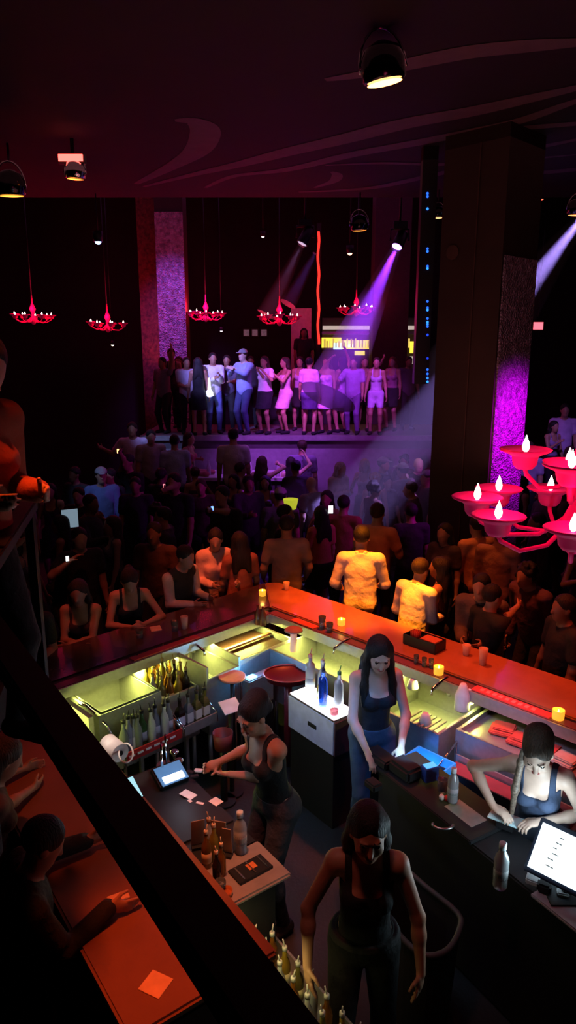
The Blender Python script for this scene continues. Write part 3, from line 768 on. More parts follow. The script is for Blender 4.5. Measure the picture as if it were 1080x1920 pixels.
# led strips under the lip (warm yellow green)
LEDC = (.78, .82, .15)
def led_strip(F, Rr, s0, s1, label, w):
    b = MB(); b.box(F((s0+s1)/2, -.035, 1.035), (s1-s0, .03, .022), Rr); o = b.build('led_strip', M_white)
    b = MB(); b.box(F((s0+s1)/2, -.035, 1.022), (s1-s0-.02, .018, .006), Rr); b.build('diffuser', emat('led_yellow', (.9,.9,.3), 4), o)
    tag(o, label, 'light strip')
    n = max(1, int((s1-s0)/.5)); 
    for k in range(n):
        s = s0+(k+.5)*(s1-s0)/n; p = F(s, -.02, 1.01); l = light('AREA', 'under_bar_led', p, LEDC, w*(s1-s0)/n, sx=(s1-s0)/n, sy=.03)
        d = F(s, .25, .60)-p; q = Rr.to_quaternion(); l.rotation_euler = d.to_track_quat('-Z', 'Y').to_euler()
        # align strip length with the counter
        zax = -d.normalized(); xax = (Rr @ Vector((1, 0, 0))).normalized(); yax = zax.cross(xax).normalized(); xax = yax.cross(zax)
        l.rotation_euler = Matrix((xax, yax, zax)).transposed().to_euler()
led_strip(LP, RL, .1, 2.25, 'yellow green light strip under the left bar counter lip', 34)
led_strip(RP, RR, .25, 2.30, 'yellow green light strip under the right bar counter lip', 30)
led_strip(TP, RT, .05, .75, 'added yellow green light strip under the start of the lower left counter', 8)  # strip added to light the corner panel yellow
b = MB(); b.box(TP(.40, -.10, .62), (.78, .012, .80), RT); tag(b.build('steel_panel', M_steel2), 'steel panel lit yellow where the lower left counter begins', 'panel')
# ---- steel stations -------------------------------------------------------
def open_box(b, F, Rr, s0, s1, d0, d1, zt, zb, wall=.025, depth=.22):
    """steel body with a sunken well"""
    for (a0, a1, c0, c1) in ((s0, s0+wall, d0, d1), (s1-wall, s1, d0, d1), (s0+wall, s1-wall, d0, d0+wall), (s0+wall, s1-wall, d1-wall, d1)):
        b.box(F((a0+a1)/2, (c0+c1)/2, (zt+zb)/2), (a1-a0, c1-c0, zt-zb), Rr)
    b.box(F((s0+s1)/2, (d0+d1)/2, zt-depth), (s1-s0-.01, d1-d0-.01, .02), Rr)
def station(F, Rr, s0, s1, d0, d1, zt, zb, name, label, cat, depth=.22, m=None, legs=True):
    b = MB(); open_box(b, F, Rr, s0, s1, d0, d1, zt, zb, depth=depth); o = b.build(name, m or M_steel2, bevel=.004); tag(o, label, cat)
    b = MB(); b.box(F((s0+s1)/2, d0-.02+.0, zt+.02), (s1-s0, .02, .08), Rr); b.build('backsplash', M_steel2, o)
    if legs:
        for ss in (s0+.04, s1-.04):
            for dd in (d0+.04, d1-.04): b = MB(); b.cyl(F(ss, dd, 0), F(ss, dd, zb), .018, n=8); b.build('leg', M_steel2, o)
    return o
ib = station(LP, RL, .02, .70, -.28, .36, .955, .45, 'ice_bin', 'steel ice bin with dark water at the far corner of the bar', 'ice bin', .10)
b = MB(); b.box(LP(.36, .04, .89), (.60, .56, .02), RL); b.build('dark_water', mat('dark_water', (.05,.018,.014), .45, bump=.1, scale=20), ib)
b = MB(); b.box(LP(.36, .05, .93), (.62, .03, .02), RL); b.build('divider', M_rail, ib)
sk = station(LP, RL, .74, 1.10, -.28, .40, .93, .40, 'hand_sink', 'steel sink with a chrome faucet between the ice bin and the bottle shelf', 'sink')
def faucet(F, s, d, z, dirv, label, parent=None):
    t = thing('faucet', label, 'faucet', F(s, d, z)); b = MB(); b.cyl((0,0,0), (0,0,.09), .022); b.box((0,0,.07), (.14,.03,.03)); b.build('base', M_chrome, t)
    b = MB(); v_ = Vector(dirv); b.tube([(0,0,.05),(0,0,.13),v_*.03+Vector((0,0,.17)),v_*.10+Vector((0,0,.17)),v_*.24+Vector((0,0,.14)),v_*.25+Vector((0,0,.10))], .013, 10); b.build('spout', M_chrome, t)
    for s_ in (-1, 1):
        q = Vector((-v_.y, v_.x, 0))*.075*s_; b = MB(); b.cyl(q+Vector((0,0,.06)), q+Vector((0,0,.11)), .014); b.cyl(q+Vector((0,0,.11)), q*1.5+Vector((0,0,.12)), .007); b.build('handle', M_chrome, t)
    return t
faucet(LP, .92, -.12, .90, ER, 'chrome faucet over the left steel sink beside the ice bin')
b = MB(); b.box(LP(1.12, .06, .86), (.02, .72, .38), RL); o = b.build('splash_guard', M_steel2); tag(o, 'steel divider panel between the left sink and the bottle shelf', 'divider')
b = MB(); b.box(LP(.72, .04, .90), (.02, .66, .20), RL); o = b.build('splash_guard', M_steel2); tag(o, 'low steel divider between the ice bin and the left sink', 'divider')
bs = station(LP, RL, 1.14, 1.50, -.28, .32, .86, .40, 'bottle_well', 'steel well crowded with liquor bottles under the left counter', 'bar well', .16)
osk = station(LP, RL, 1.53, 2.10, -.30, .33, .95, .42, 'bar_sink', 'large open steel basin lit yellow at the left end of the bar', 'sink', .30)
b = MB(); b.tube([LP(1.55,.33,.965), LP(2.08,.33,.965), LP(2.08,-.27,.965), LP(1.55,-.27,.965)], .010, 6, True); b.build('dark_rim', M_black, osk)
b = MB(); b.box(LP(2.20, -.05, .80), (.04, .9, .42), RL); o = b.build('splash_guard', M_steel2); tag(o, 'steel end panel lit yellow where the left counter meets the balcony rail', 'divider')
b = MB(); b.tube([LP(2.14,.12,.99), LP(2.13,.2,1.0), LP(2.05,.36,.86), LP(2.0,.5,.60), LP(2.0,.52,.4)], .012, 8); o = b.build('water_pipe', M_chrome); tag(o, 'chrome pipe dropping from the left end basin to the floor side', 'pipe')
# speed rail with bottles
def speed_rail(F, Rr, s0, s1, d0, d1, z, label, col=M_steel2, h=.16):
    t = thing('speed_rail', label, 'bottle rack', F(s0, d0, z)); C = lambda s, d, zz: F(s, d, zz)-t.location
    b = MB(); b.box(C((s0+s1)/2, (d0+d1)/2, z), (s1-s0, d1-d0, .015), Rr); b.build('tray', M_steel2, t)
    b = MB(); b.box(C((s0+s1)/2, d1, z+h/2), (s1-s0, .012, h), Rr); b.build('front_panel', col, t)
    b = MB(); b.box(C((s0+s1)/2, d0, z+h/2), (s1-s0, .012, h), Rr); b.build('back_panel', M_steel2, t)
    for ss in (s0, s1): b = MB(); b.tube([C(ss, d0, z), C(ss, d0, z+h+.1), C(ss, d1, z+h), C(ss, d1, z)], .009, 6); b.build('bracket', M_chrome, t)
    b = MB(); b.box(C((s0+s1)/2, d0-.01, z/2), (.03, .03, z), Rr); b.build('post', M_steel2, t)
    return t
speed_rail(LP, RL, 1.50, 2.02, .36, .56, .62, 'steel speed rail with a red front, full of bottles, before the left basin', M_redp, .08)
speed_rail(LP, RL, 1.14, 1.48, .36, .56, .62, 'steel speed rail nearest the red disc, holding square labelled bottles', M_steel2, .08)
b = MB(); b.box(LP(1.79, .568, .665), (.46, .004, .022), RL); o = b.build('dash_strip', mat('dash_back', (.3,.02,.03), .4))
for k in range(6): b = MB(); b.box(LP(1.60+k*.075, .572, .665), (.05, .004, .016), RL); b.build('dash', mat('dash_white', (.8,.8,.85), .4), o)
tag(o, 'row of short white dashes along the red speed rail front', 'trim strip')
# bottles
LIQ = {'clear': (.75,.8,.85), 'amber': (.35,.13,.02), 'green': (.1,.25,.06), 'dark': (.03,.015,.012), 'blue': (.02,.08,.6), 'grey': (.3,.33,.38), 'gold': (.55,.38,.05), 'olive': (.25,.22,.06)}
BP = {}
def bottle(kind, col, lab, pos, label, group=None, sc=1.0, capc=(.02,.02,.02), rz=0, tr=.5):
    key = (kind, col, lab, capc)
    if key in BP:
        r = dup(BP[key], pos, rz, label)
    else:
        n = 18; prof = {'round': [(.034,0),(.037,.006),(.037,.17),(.030,.20),(.015,.235),(.0135,.285)],
                'square': [(.040,0),(.043,.006),(.043,.15),(.034,.175),(.015,.20),(.0135,.26)],
                'tall': [(.036,0),(.039,.01),(.039,.22),(.032,.245),(.016,.27),(.0145,.33)],
                'pet': [(.029,0),(.032,.01),(.0305,.045),(.032,.055),(.0305,.085),(.032,.10),(.032,.135),(.027,.155),(.014,.180),(.013,.195)],
                'vodka': [(.036,0),(.039,.008),(.039,.225),(.035,.245),(.0165,.262),(.0155,.305)]}[kind]
        b = MB(); b.lathe(prof, (0,0,0), 4 if kind == 'square' else n, Matrix.Rotation(PI/4, 3, 'Z'), 1, 1)
        if kind == 'square': b.sm = [False]*len(b.sm)
        m = mat('bottle_'+col, LIQ[col], .08, trans=tr, bump=0, var=.15, scale=6) if kind != 'pet' else M_pet
        r = b.build({'pet': 'water_bottle'}.get(kind, 'bottle'), m); zt = prof[-1][1]
        b = MB(); b.lathe([(.0165, zt-.004), (.0165, zt+.022), (.012, zt+.026)], (0,0,0), 12)
        if kind != 'pet': b.cyl((0,0,zt+.02), (.012,0,zt+.075), .005, .004, 8)
        b.build('cap' if kind == 'pet' else 'pour_spout', mat('cap_%d%d%d' % tuple(int(99*c) for c in capc), capc, .35), r)
        if lab:
            b = MB(); rr = prof[2][0]+.001
            if kind == 'square': b.lathe([(rr, .04), (rr, .12)], (0,0,0), 4, Matrix.Rotation(PI/4, 3, 'Z')); b.sm = [False]*len(b.sm)
            else: b.lathe([(rr, .05), (rr, .13)], (0,0,0), n)
            b.build('label', mat('label_%d%d%d' % tuple(int(99*c) for c in lab), lab, .6), r)
        r.location = pos; r.rotation_euler.z = rz; BP[key] = r
    r.scale = (sc, sc, sc)
    tag(r, label, 'bottle', group); return r
G1 = 'liquor bottles in the red fronted speed rail'
for k in range(8):
    s = 1.55+k*.062; col = ['grey','clear','grey','clear','green','grey','clear','grey'][k]
    bottle('round', col, None if k % 2 else (.45,.48,.5), LP(s, .45+.03*(k % 2), .63),
           ['clear labelled liquor bottle standing in the red fronted speed rail','plain liquor bottle standing in the red fronted speed rail'][k % 2] if k not in (1, 6) else ['clear bottle with bright label, second from the right end of the red rail','clear bottle at the left part of the red fronted speed rail'][k == 6], G1, .98, rz=k)
bottle('square', 'clear', (.75,.75,.72), LP(1.88, .46, .63), 'square clear bottle with a big white label near the basin pipe', None, 1.05, rz=-.77)
for k in range(4):
    bottle('square', ['olive','olive','grey','dark'][k], [(.7,.62,.5),(.72,.68,.6),(.6,.6,.6),(.6,.62,.7)][k], LP(1.19+k*.085, .46, .63),
           ['dark square bottle with pale label at the right end of the speed rail','square bottle with cream label, second from the right in the near speed rail','square bottle with grey label, third from the right in the near speed rail','square bottle with bluish label at the left of the near speed rail'][k], None, 1.0, rz=-.77)
gi = 0
for (s, d, c_, kd) in [(1.18,-.15,'clear','tall'),(1.25,-.12,'amber','round'),(1.33,-.15,'gold','round'),(1.42,-.13,'clear','round'),(1.2,-.02,'amber','round'),(1.29,0,'olive','tall'),(1.37,-.02,'amber','round'),(1.45,0,'gold','round'),(1.17,.1,'gold','round'),(1.24,.11,'dark','tall'),(1.32,.12,'amber','round'),(1.40,.1,'olive','round'),(1.47,.12,'clear','round'),(1.2,.22,'dark','round'),(1.29,.23,'gold','round'),(1.37,.22,'amber','round'),(1.45,.22,'olive','round')]:
    nm = {'clear':'clear','amber':'amber','gold':'golden','olive':'olive','dark':'dark'}[c_]
    bottle(kd, c_, (.6,.5,.2) if gi % 3 == 0 else None, LP(s, d, .72), '%s %s bottle%s crowded into the steel well left of the sink' % ('tall' if kd == 'tall' else 'short', nm, ' with tan label' if gi % 3 == 0 else ''), 'bottles crowded in the steel well', .95, rz=gi, capc=(.3,.22,.08)); gi += 1
# white jug on backsplash
t = LP(1.47, -.1, .86); b = MB(); b.lathe([(.05,0),(.055,.01),(.055,.10),(.025,.16),(.02,.19)], t, 16); o = b.build('pour_jug', M_white); tag(o, 'white plastic pour jug with dark tip beside the open left basin', 'jug')
b = MB(); b.lathe([(.02,.19),(.018,.22),(.008,.26)], t, 12); b.build('tip', M_black, o)
# red disc, blue light, red cushion
b = MB(); b.lathe([(.115,0),(.12,.01),(.115,.02)], LP(.90,.48,.90), 28); b.cur = 1; b.cyl(LP(.9,.48,0), LP(.9,.48,.9), .02); o = b.build('round_board', [mat('salmon_board', (.7,.26,.2), .5), M_black]); tag(o, 'round salmon red board on a stand in front of the left sink', 'board')
b = MB(); b.box(LP(.62, .50, .70), (.30, .10, .28), RL); o = b.build('glass_chiller', M_steel2, bevel=.01); tag(o, 'small steel chiller glowing blue in front of the ice bin', 'chiller')
b = MB(); b.box(LP(.62, .50, .35), (.30, .10, .42), RL); b.build('base', M_black, o)
b = MB(); b.box(LP(.70, .505, .848), (.08, .06, .012), RL); b.build('blue_lamp', emat('blue_lamp', (.12,.5,1), 7), o)
light('POINT', 'chiller_glow', LP(.70, .53, .93), (.1,.45,1), 3.5, size=.03)
b = MB(); pc2 = LP(.50,.76,.84); b.lathe([(.10,0),(.19,.01),(.205,.055),(.215,.06),(.195,.05),(.12,.02),(.01,.018)], pc2, 28, None, 1.0, .8); b.cyl(LP(.5,.76,0), pc2, .035)
o = b.build('red_tub', mat('red_tub', (.16,.012,.02), .35)); b = MB(); b.tube([pc2+Vector((.212*math.cos(x), .17*math.sin(x), .062)) for x in [2*PI*k/28 for k in range(28)]], .006, 6, True); b.build('rim', mat('tub_rim', (.5,.1,.1), .2, coat=.5), o)
tag(o, 'dark red tub with a shiny rim left of the lit bottle display', 'tub')
# ---- right leg stations ---------------------------------------------------
station(RP, RR, .36, 1.52, -.30, .34, .955, .45, 'bar_sink', 'long steel basin under the right counter behind the lit display', 'sink', .25)
station(RP, RR, 1.56, 2.28, -.30, .46, .93, .40, 'triple_sink', 'yellow lit steel sink right of the standing long haired bartender', 'sink', .26)
faucet(RP, .95, -.13, .93, EL, 'chrome faucet behind the lit bottle display'); faucet(RP, 2.0, -.10, .93, EL, 'chrome faucet over the yellow lit right sink')
b = MB(); b.box(RP(1.60, .1, .88), (.02, .76, .22), RR); o = b.build('splash_guard', M_steel2); tag(o, 'steel divider at the left end of the yellow lit right sink', 'divider')
for k, s in enumerate((1.72, 2.12)):
    b = MB(); b.lathe([(.045,0),(.05,.01),(.035,.07),(.02,.09)], RP(s, [.0,.40][k], [.93,.93][k]), 12); o = b.build('plastic_cup', M_white); tag(o, ['white cup tipped beside the right sink backsplash','white cup on the front rim of the yellow lit right sink'][k], 'cup')
for k in range(6):
    b = MB(); b.box(RP(2.0+k*.045, .38, .945), (.014, .20, .012), RR); o = b.build('drain_rack_bar', M_steel2); tag(o, 'thin steel bar of the drain rack over the yellow lit sink', 'rack', 'drain rack bars on the right sink')
b = MB(); open_box(b, RP, RR, 2.14, 2.46, .50, .70, .80, .60, .012, .15); b.cyl(RP(2.3,.6,0), RP(2.3,.6,.6), .04); o = b.build('blue_glow_bin', mat('blue_glow_bin', (.05,.35,.85), .4, emis=(.03,.30,1), estr=.55)); tag(o, 'bin lit bright blue below the yellow lit right sink', 'bin')  # blue light inside the bin is put into base colour and emission
light('SPOT', 'blue_bin_light', RP(2.42, 1.25, 1.5), (.2,.6,1), 60, RP(2.3,.70,.7), .03, 24)
# white jug by sink
t = RP(2.20, .02, .93); b = MB(); b.lathe([(.055,0),(.06,.01),(.06,.12),(.035,.19),(.022,.22)], t, 16); b.tube([t+Vector((.04,.0,.17)), t+Vector((.10,0,.15)), t+Vector((.09,0,.06)), t+Vector((.055,0,.04))], .012, 8); o = b.build('pitcher', M_white); tag(o, 'white pitcher between the right sink and the red towels', 'pitcher')
# speed well with towels
sw_ = station(RP, RR, 2.32, 3.7, -.30, .30, .93, .40, 'speed_well', 'steel cocktail station with folded red towels under the right counter', 'cocktail station', .06)
for k, (s, d, a_, c_) in enumerate([(2.55,.02,.3,(.75,.10,.06)),(2.72,.06,.1,(.7,.09,.06)),(2.9,.05,.0,(.62,.07,.06)),(3.05,.08,-.1,(.75,.6,.5))]):
    b = MB(); b.box((0,0,.015), (.18,.16,.03)); b.box((.01,.01,.04), (.16,.13,.02)); o = b.build('folded_towel', mat('towel_%d' % k, c_, .9, bump=.2), bevel=.008, loc=RP(s, d, .885), rz=-.78+a_)
    tag(o, ['red folded towel nearest the pitcher','red folded towel between two other towels','dark red folded towel behind the blonde bartender','cream folded towel behind the blonde bartender'][k], 'towel')
speed_rail(RP, RR, 2.36, 3.3, .34, .56, .66, 'low red lined speed rail in front of the red towels', M_black, .10)
b = MB(); b.box(RP(2.83, .45, .70), (.90, .18, .03), RR); o = b.build('red_liner', mat('red_liner', (.30,.05,.06), .5)); tag(o, 'red mat lining the low speed rail on the right', 'mat')
# ---- red bar mats on the drink rail
b = MB(); b.box(RP(.42, -.06, 1.108), (.30, .085, .008), RR); o = b.build('bar_mat', mat('mat_orange', (.7,.09,.03), .6)); tag(o, 'orange rubber mat on the bar rail near the far corner', 'bar mat')
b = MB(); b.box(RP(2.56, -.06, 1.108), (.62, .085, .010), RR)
o = b.build('bar_mat', mat('mat_red', (.9,.05,.04), .6, emis=(1,.05,.04), estr=.12)); tag(o, 'long bright red bar mat on the right bar rail', 'bar mat')  # weak emission paints in the red light lying on the mat
b = MB()
for k in range(9): b.box(RP(2.32+k*.052, -.06, 1.114), (.03, .04, .003), RR)
b.build('raised_marks', mat('mat_mark', (.95,.25,.2), .6), o)
b = MB(); b.box(LP(1.2, -.06, 1.106), (.7, .08, .007), RL); o = b.build('bar_mat', mat('mat_dim', (.55,.06,.04), .5)); tag(o, 'long dull red mat on the left bar rail', 'bar mat')
# ---- candles
def candle(p, label, s=1.0):
    t = thing('votive_candle', label, 'candle', p); b = MB(); b.lathe([(.030*s,0),(.036*s,.005),(.038*s,.062*s),(.034*s,.064*s),(.03*s,.02*s)], (0,0,0), 18); b.build('glass_holder', mat('amber_cup', (1,.5,.08), .3, emis=(1,.42,.03), estr=1.1, bump=0), t)
    b = MB(); b.lathe([(.004,.03),(.009,.045),(.002,.075)], (0,0,0), 8); b.build('flame', emat('candle_flame', (1,.75,.2), 8), t)
    light('POINT', 'candle_light', Vector(p)+Vector((0,0,.10)), (1,.45,.08), .35, size=.02)
candle(at_z(492,1117,1.10), 'small amber votive candle on the far corner of the bar'); candle(at_z(822,1264,1.10), 'amber votive candle on the right counter below the black caddy', 1.1)
candle(at_z(1046,1348,1.10), 'amber votive candle on the right counter near the picture edge', 1.15); candle(at_z(640,1172,1.10), 'amber votive candle beside the glasses on the brightest orange counter', 1.0)
# ---- glasses & cups
def cup(p, label, h=.11, r=.038, m=None, group=None, straw=False):
    b = MB(); b.lathe([(r*.72,0),(r*.76,.004),(r,h),(r*.93,h),(r*.7,.012)], (0,0,0), 18); o = b.build('drinking_glass', m or M_glass); o.location = p
    b = MB(); b.lathe([(r*.70,.006),(r*.86,h*.6)], (0,0,0), 14); b.build('drink', mat('drink_pale', (.6,.3,.2), .2, trans=.3, bump=0), o)
    if straw: b = MB(); b.cyl((0,0,.01), (.02,.01,h*1.5), .003, n=6); b.build('straw', M_black, o)
    tag(o, label, 'glass', group); return o
mcup = mat('frosted_cup', (.8,.5,.42), .35, trans=.25, bump=0)
cup(at_z(874,1228,1.10), 'frosted plastic cup on the right counter, left one of two', .095, .036, mcup)
cup(at_z(905,1246,1.10), 'taller frosted plastic cup on the right counter, right one of two', .145, .038, mcup)
cup(at_z(604,1180,1.10), 'tall clear glass beside the candle on the orange counter', .13, .035); cup(at_z(618,1185,1.10), 'short clear glass just right of the tall glass on the orange counter', .09, .035)
cup(at_z(346,1178,1.10), 'dim glass on the left counter before the orange robed woman', .12, .036, mcup); cup(at_z(328,1183,1.10), 'dim glass left of another on the dark left counter', .10, .036)
cup(at_z(262,1196,1.10), 'small glass in front of the bare shouldered woman on the left', .08, .035); cup(at_z(537,1106,1.10), 'orange lit cup held low behind the far corner of the counter', .09, .035, mcup)
for k, (u_, v_) in enumerate(((780,1245),(795,1250),(808,1252))):
    cup(at_z(u_, v_, 1.10), 'clear shot glass in the row of three below the black caddy', .08, .022, None, 'shot glasses below the caddy')
b = MB(); b.lathe([(.033,0),(.037,.006),(.037,.10),(.012,.16),(.012,.20)], at_z(484,1170,1.06), 14); o = b.build('beer_bottle', mat('bottle_brown', (.12,.03,.02), .15)); tag(o, 'dark beer bottle on the corner of the bar rail, left of a pair', 'bottle')
b = MB(); b.lathe([(.033,0),(.037,.006),(.037,.10),(.012,.16),(.012,.19)], at_z(493,1172,1.06), 14); o = b.build('beer_bottle', MATS['bottle_brown']); tag(o, 'dark beer bottle on the corner of the bar rail, right of a pair', 'bottle')
# napkin, orange peel like item on left counter
def slab(p, d, rz, name, m, label, cat, tilt=0):
    b = MB(); R = Matrix.Rotation(rz, 3, 'Z') @ Matrix.Rotation(tilt, 3, 'X'); b.box((0,0,d[2]/2), d, R); o = b.build(name, m, bevel=min(d)*.2); o.location = p; tag(o, label, cat); return o
M_nap = mat('napkin_paper', (.85,.5,.3), .85)
slab(at_z(292,1180,1.10), (.10,.09,.012), .4, 'napkin', M_nap, 'orange lit crumpled napkin on the left counter near the bare shouldered woman', 'napkin', .15)
slab(at_z(292,1846,1.10), (.105,.105,.004), -.45, 'napkin', M_nap, 'square orange napkin on the near end of the lower left counter', 'napkin')
slab(at_z(10,1390,1.12), (.12,.05,.03), .5, 'napkin', M_nap, 'orange lit crumpled napkin at the left picture edge', 'napkin', .3)
slab(at_z(47,1357,1.12), (.05,.03,.05), .2, 'folded_card', M_nap, 'small upright orange card left of the black balcony rail', 'card', .2)
# black caddy tray
p = at_z(795,1212,1.10); t = thing('bar_caddy', 'black bar caddy with red straws and napkins on the right counter', 'caddy', p, -.79)
b = MB(); b.box((0,0,.008), (.34,.17,.016)); [b.box(c, d) for c, d in (((0,.08,.05),(.34,.012,.09)),((0,-.08,.05),(.34,.012,.09)),((.165,0,.05),(.012,.17,.09)),((-.165,0,.05),(.012,.17,.09)),((-.04,0,.045),(.01,.16,.08)))]; b.build('tray', M_black, t, bevel=.004)
b = MB(); b.box((.07,0,.06), (.16,.12,.07)); b.build('napkin_stack', mat('napkin_red', (.6,.16,.08), .8), t, bevel=.004)
b = MB(); [b.cyl((-.10+.014*(k % 4), -.05+.02*(k//4), .02), (-.11+.02*(k % 4), -.05+.022*(k//4), .13), .005, n=6) for k in range(16)]; b.build('straws', mat('straw_red', (.45,.06,.05), .4), t)
# ---- lit bottle display box ------------------------------------------------
fx = (Vector(at_z(626,1352,.95))-Vector(at_z(540,1299,.95))); fx.z = 0; wx = fx.length; fx.normalize(); fy = Vector((-fx.y, fx.x, 0)); wy = .24
c0 = at_z(540,1299,.95); Rb = Rm(fx, fy); cc_ = c0+fx*wx/2+fy*wy/2
t = thing('bottle_display', 'white glowing bottle display box standing inside the bar', 'display', (cc_.x, cc_.y, 0))
b = MB(); b.box((0,0,.79), (wx, wy, .28), Rb); b.build('body', mat('display_body', (.5,.52,.68), .35), t, bevel=.006)
b = MB(); b.box((0,0,.325), (wx-.03, wy-.03, .65), Rb); b.build('base', M_black, t)
b = MB(); b.box((0,0,.942), (wx-.005, wy-.005, .012), Rb); b.build('frame', M_steel, t)
b = MB(); b.box((0,0,.950), (wx-.03, wy-.03, .008), Rb); b.build('lit_top', emat('lit_top', (.82,.9,1), 5.5), t)
b = MB(); b.box(Rb @ Vector((.03, -wy/2-.004, .80)), (.10, .010, .035), Rb); b.build('handle_slot', M_black, t, bevel=.003)
b = MB(); b.box(Rb @ Vector((wx/2+.006, 0, .79)), (.012, wy-.01, .28), Rb); b.build('side_panel', mat('display_side', (.06,.02,.03), .6), t)
light('AREA', 'display_front_light', c0+fx*wx*.5-fy*.7+Vector((0,0,.6)), (.55,.62,1), 4.0, c0+fx*wx*.5+Vector((0,0,-.3)), sx=.3, sy=.3)
def dp(a_, b_): return c0+fx*(wx*a_)+fy*(wy*b_)+Vector((0,0,.004))
bottle('vodka', 'clear', (.55,.6,.62), dp(.18,.62), 'tall frosted clear bottle at the left back of the lit display', None, 1.0, (.75,.35,.3), tr=.8)
bottle('round', 'clear', None, dp(.36,.8), 'plain clear bottle behind the blue one on the lit display', None, 1.0, (.5,.5,.5), tr=.8)
bottle('vodka', 'blue', None, dp(.60,.35), 'deep blue bottle in the middle of the lit display', None, .95, (.02,.03,.1), tr=.6)
bottle('vodka', 'clear', None, dp(.80,.62), 'tall clear bottle with pale green shoulder on the lit display', None, .95, (.1,.35,.15), tr=.85)
bottle('round', 'gold', (.8,.8,.5), dp(.42,.55), 'low yellowish bottle between the clear and blue bottles on the display', None, .55, (.3,.25,.1))
b = MB(); b.lathe([(.026,0),(.03,.005),(.033,.05),(.028,.05),(.02,.01)], dp(.90,.22), 16); o = b.build('shot_glass', mat('pink_glass', (.85,.25,.3), .2, trans=.5, bump=0)); tag(o, 'small pink votive glass on the front corner of the lit display', 'glass')
# flared glass behind the display; its orange light is put in as emission
p = RP(.55, .22, .955); t = thing('orange_lit_glass', 'orange lit flared glass behind the display bottles', 'lamp', p)
b = MB(); b.cyl((0,0,0), (0,0,.20), .035, .03); b.build('column', mat('glass_column', (.75,.5,.4), .5, emis=(1,.45,.3), estr=.35), t)
b = MB(); b.lathe([(.085,.20),(.08,.215),(.04,.235),(.02,.24)], (0,0,0), 20); b.build('flared_top', mat('flared_top_red', (.55,.22,.14), .5), t)
# ================================================================== third leg station (left register)
M_reg = mat('register_black', (.012,.012,.014), .55)
t = thing('register_stand', 'black register stand with shelf along the lower left counter', 'bar stand', (0,0,0))
b = MB(); b.box(TP(1.75, .20, .52), (1.0, .38, .96), RT); b.build('cabinet', M_reg, t, bevel=.01)
b = MB(); b.box(TP(2.40, .20, .985), (.32, .40, .03), RT); b.build('shelf', mat('shelf_pale', (.35,.28,.26), .35), t, bevel=.01)
b = MB(); b.box(TP(2.42, .16, .50), (.26, .28, .94), RT); b.build('shelf_base', M_reg, t)
p = at_z(318, 1448, 1.06)-Vector((0,0,.05)); t = thing('pos_terminal', 'tilted touch terminal with a glowing blue white screen on the left stand', 'register', p)
tb = Rm(ET, NT) @ Matrix.Rotation(math.radians(0), 3, 'X') 
sx_ = TP(0,0)-TP(0,0)
Rt = Rm(NT*-1, ET*-1)   # local -y faces along +ET.. toward the camera side
Rt2 = Rm(ET, NT) @ Matrix.Rotation(math.radians(22), 3, 'Y')
b = MB(); b.box((0,0,.03), (.16,.20,.05), Rt2); b.build('housing', M_reg, t, bevel=.008)
b = MB(); b.box(Rt2 @ Vector((0,0,.060)), (.14,.18,.004), Rt2); b.build('bezel', mat('screen_blue', (.05,.15,.3), .3, emis=(.12,.28,.55), estr=.6), t)
b = MB(); b.box(Rt2 @ Vector((.035,.0,.064)), (.05,.14,.003), Rt2); b.build('lit_panel', emat('screen_white', (.85,.93,1), 3), t)
p = TP(1.55, -.06, 1.10); t = thing('tablet', 'small tablet with pale cyan screen beside the left register', 'tablet', p)
b = MB(); b.box((0,0,.02), (.17,.12,.016), Rt2); b.build('housing', M_reg, t, bevel=.004)
b = MB(); b.box(Rt2 @ Vector((0,0,.030)), (.15,.10,.003), Rt2); b.build('screen', emat('screen_cyan', (.35,.75,.85), 1.0), t)
light('POINT', 'register_screen_glow', TP(1.62,.26,1.22), (.6,.8,1), .9, size=.05)
slab(TP(1.86,.20,1.0), (.34,.34,.012), math.atan2(ET.y, ET.x), 'service_tray', M_reg, 'black tray holding receipts on the left register stand', 'tray')
for k, (u_, v_, w_, h_, a_, lb) in enumerate([(353,1490,.10,.06,.3,'white receipt nearest the left register'),(405,1503,.07,.06,.2,'cream receipt at the right of the black tray'),(375,1506,.05,.02,.6,'narrow cream slip between two receipts on the black tray'),(356,1502,.03,.02,.2,'tiny paper scrap on the black tray')]):
    slab(at_z(u_, v_, 1.013), (w_, h_, .002), -.94+a_, 'receipt', M_paper, lb, 'receipt')
for k, (u_, v_) in enumerate([(357,1449),(372,1446),(365,1457)]):
    slab(at_z(u_, v_, 1.04), (.05,.03,.012), -.5+.4*k, 'card_reader' if k == 0 else 'pen_cup', M_white if k == 1 else M_reg, ['small grey card reader beside the left register','small white clip beside the left register','small dark box beside the left register'][k], 'desk item')
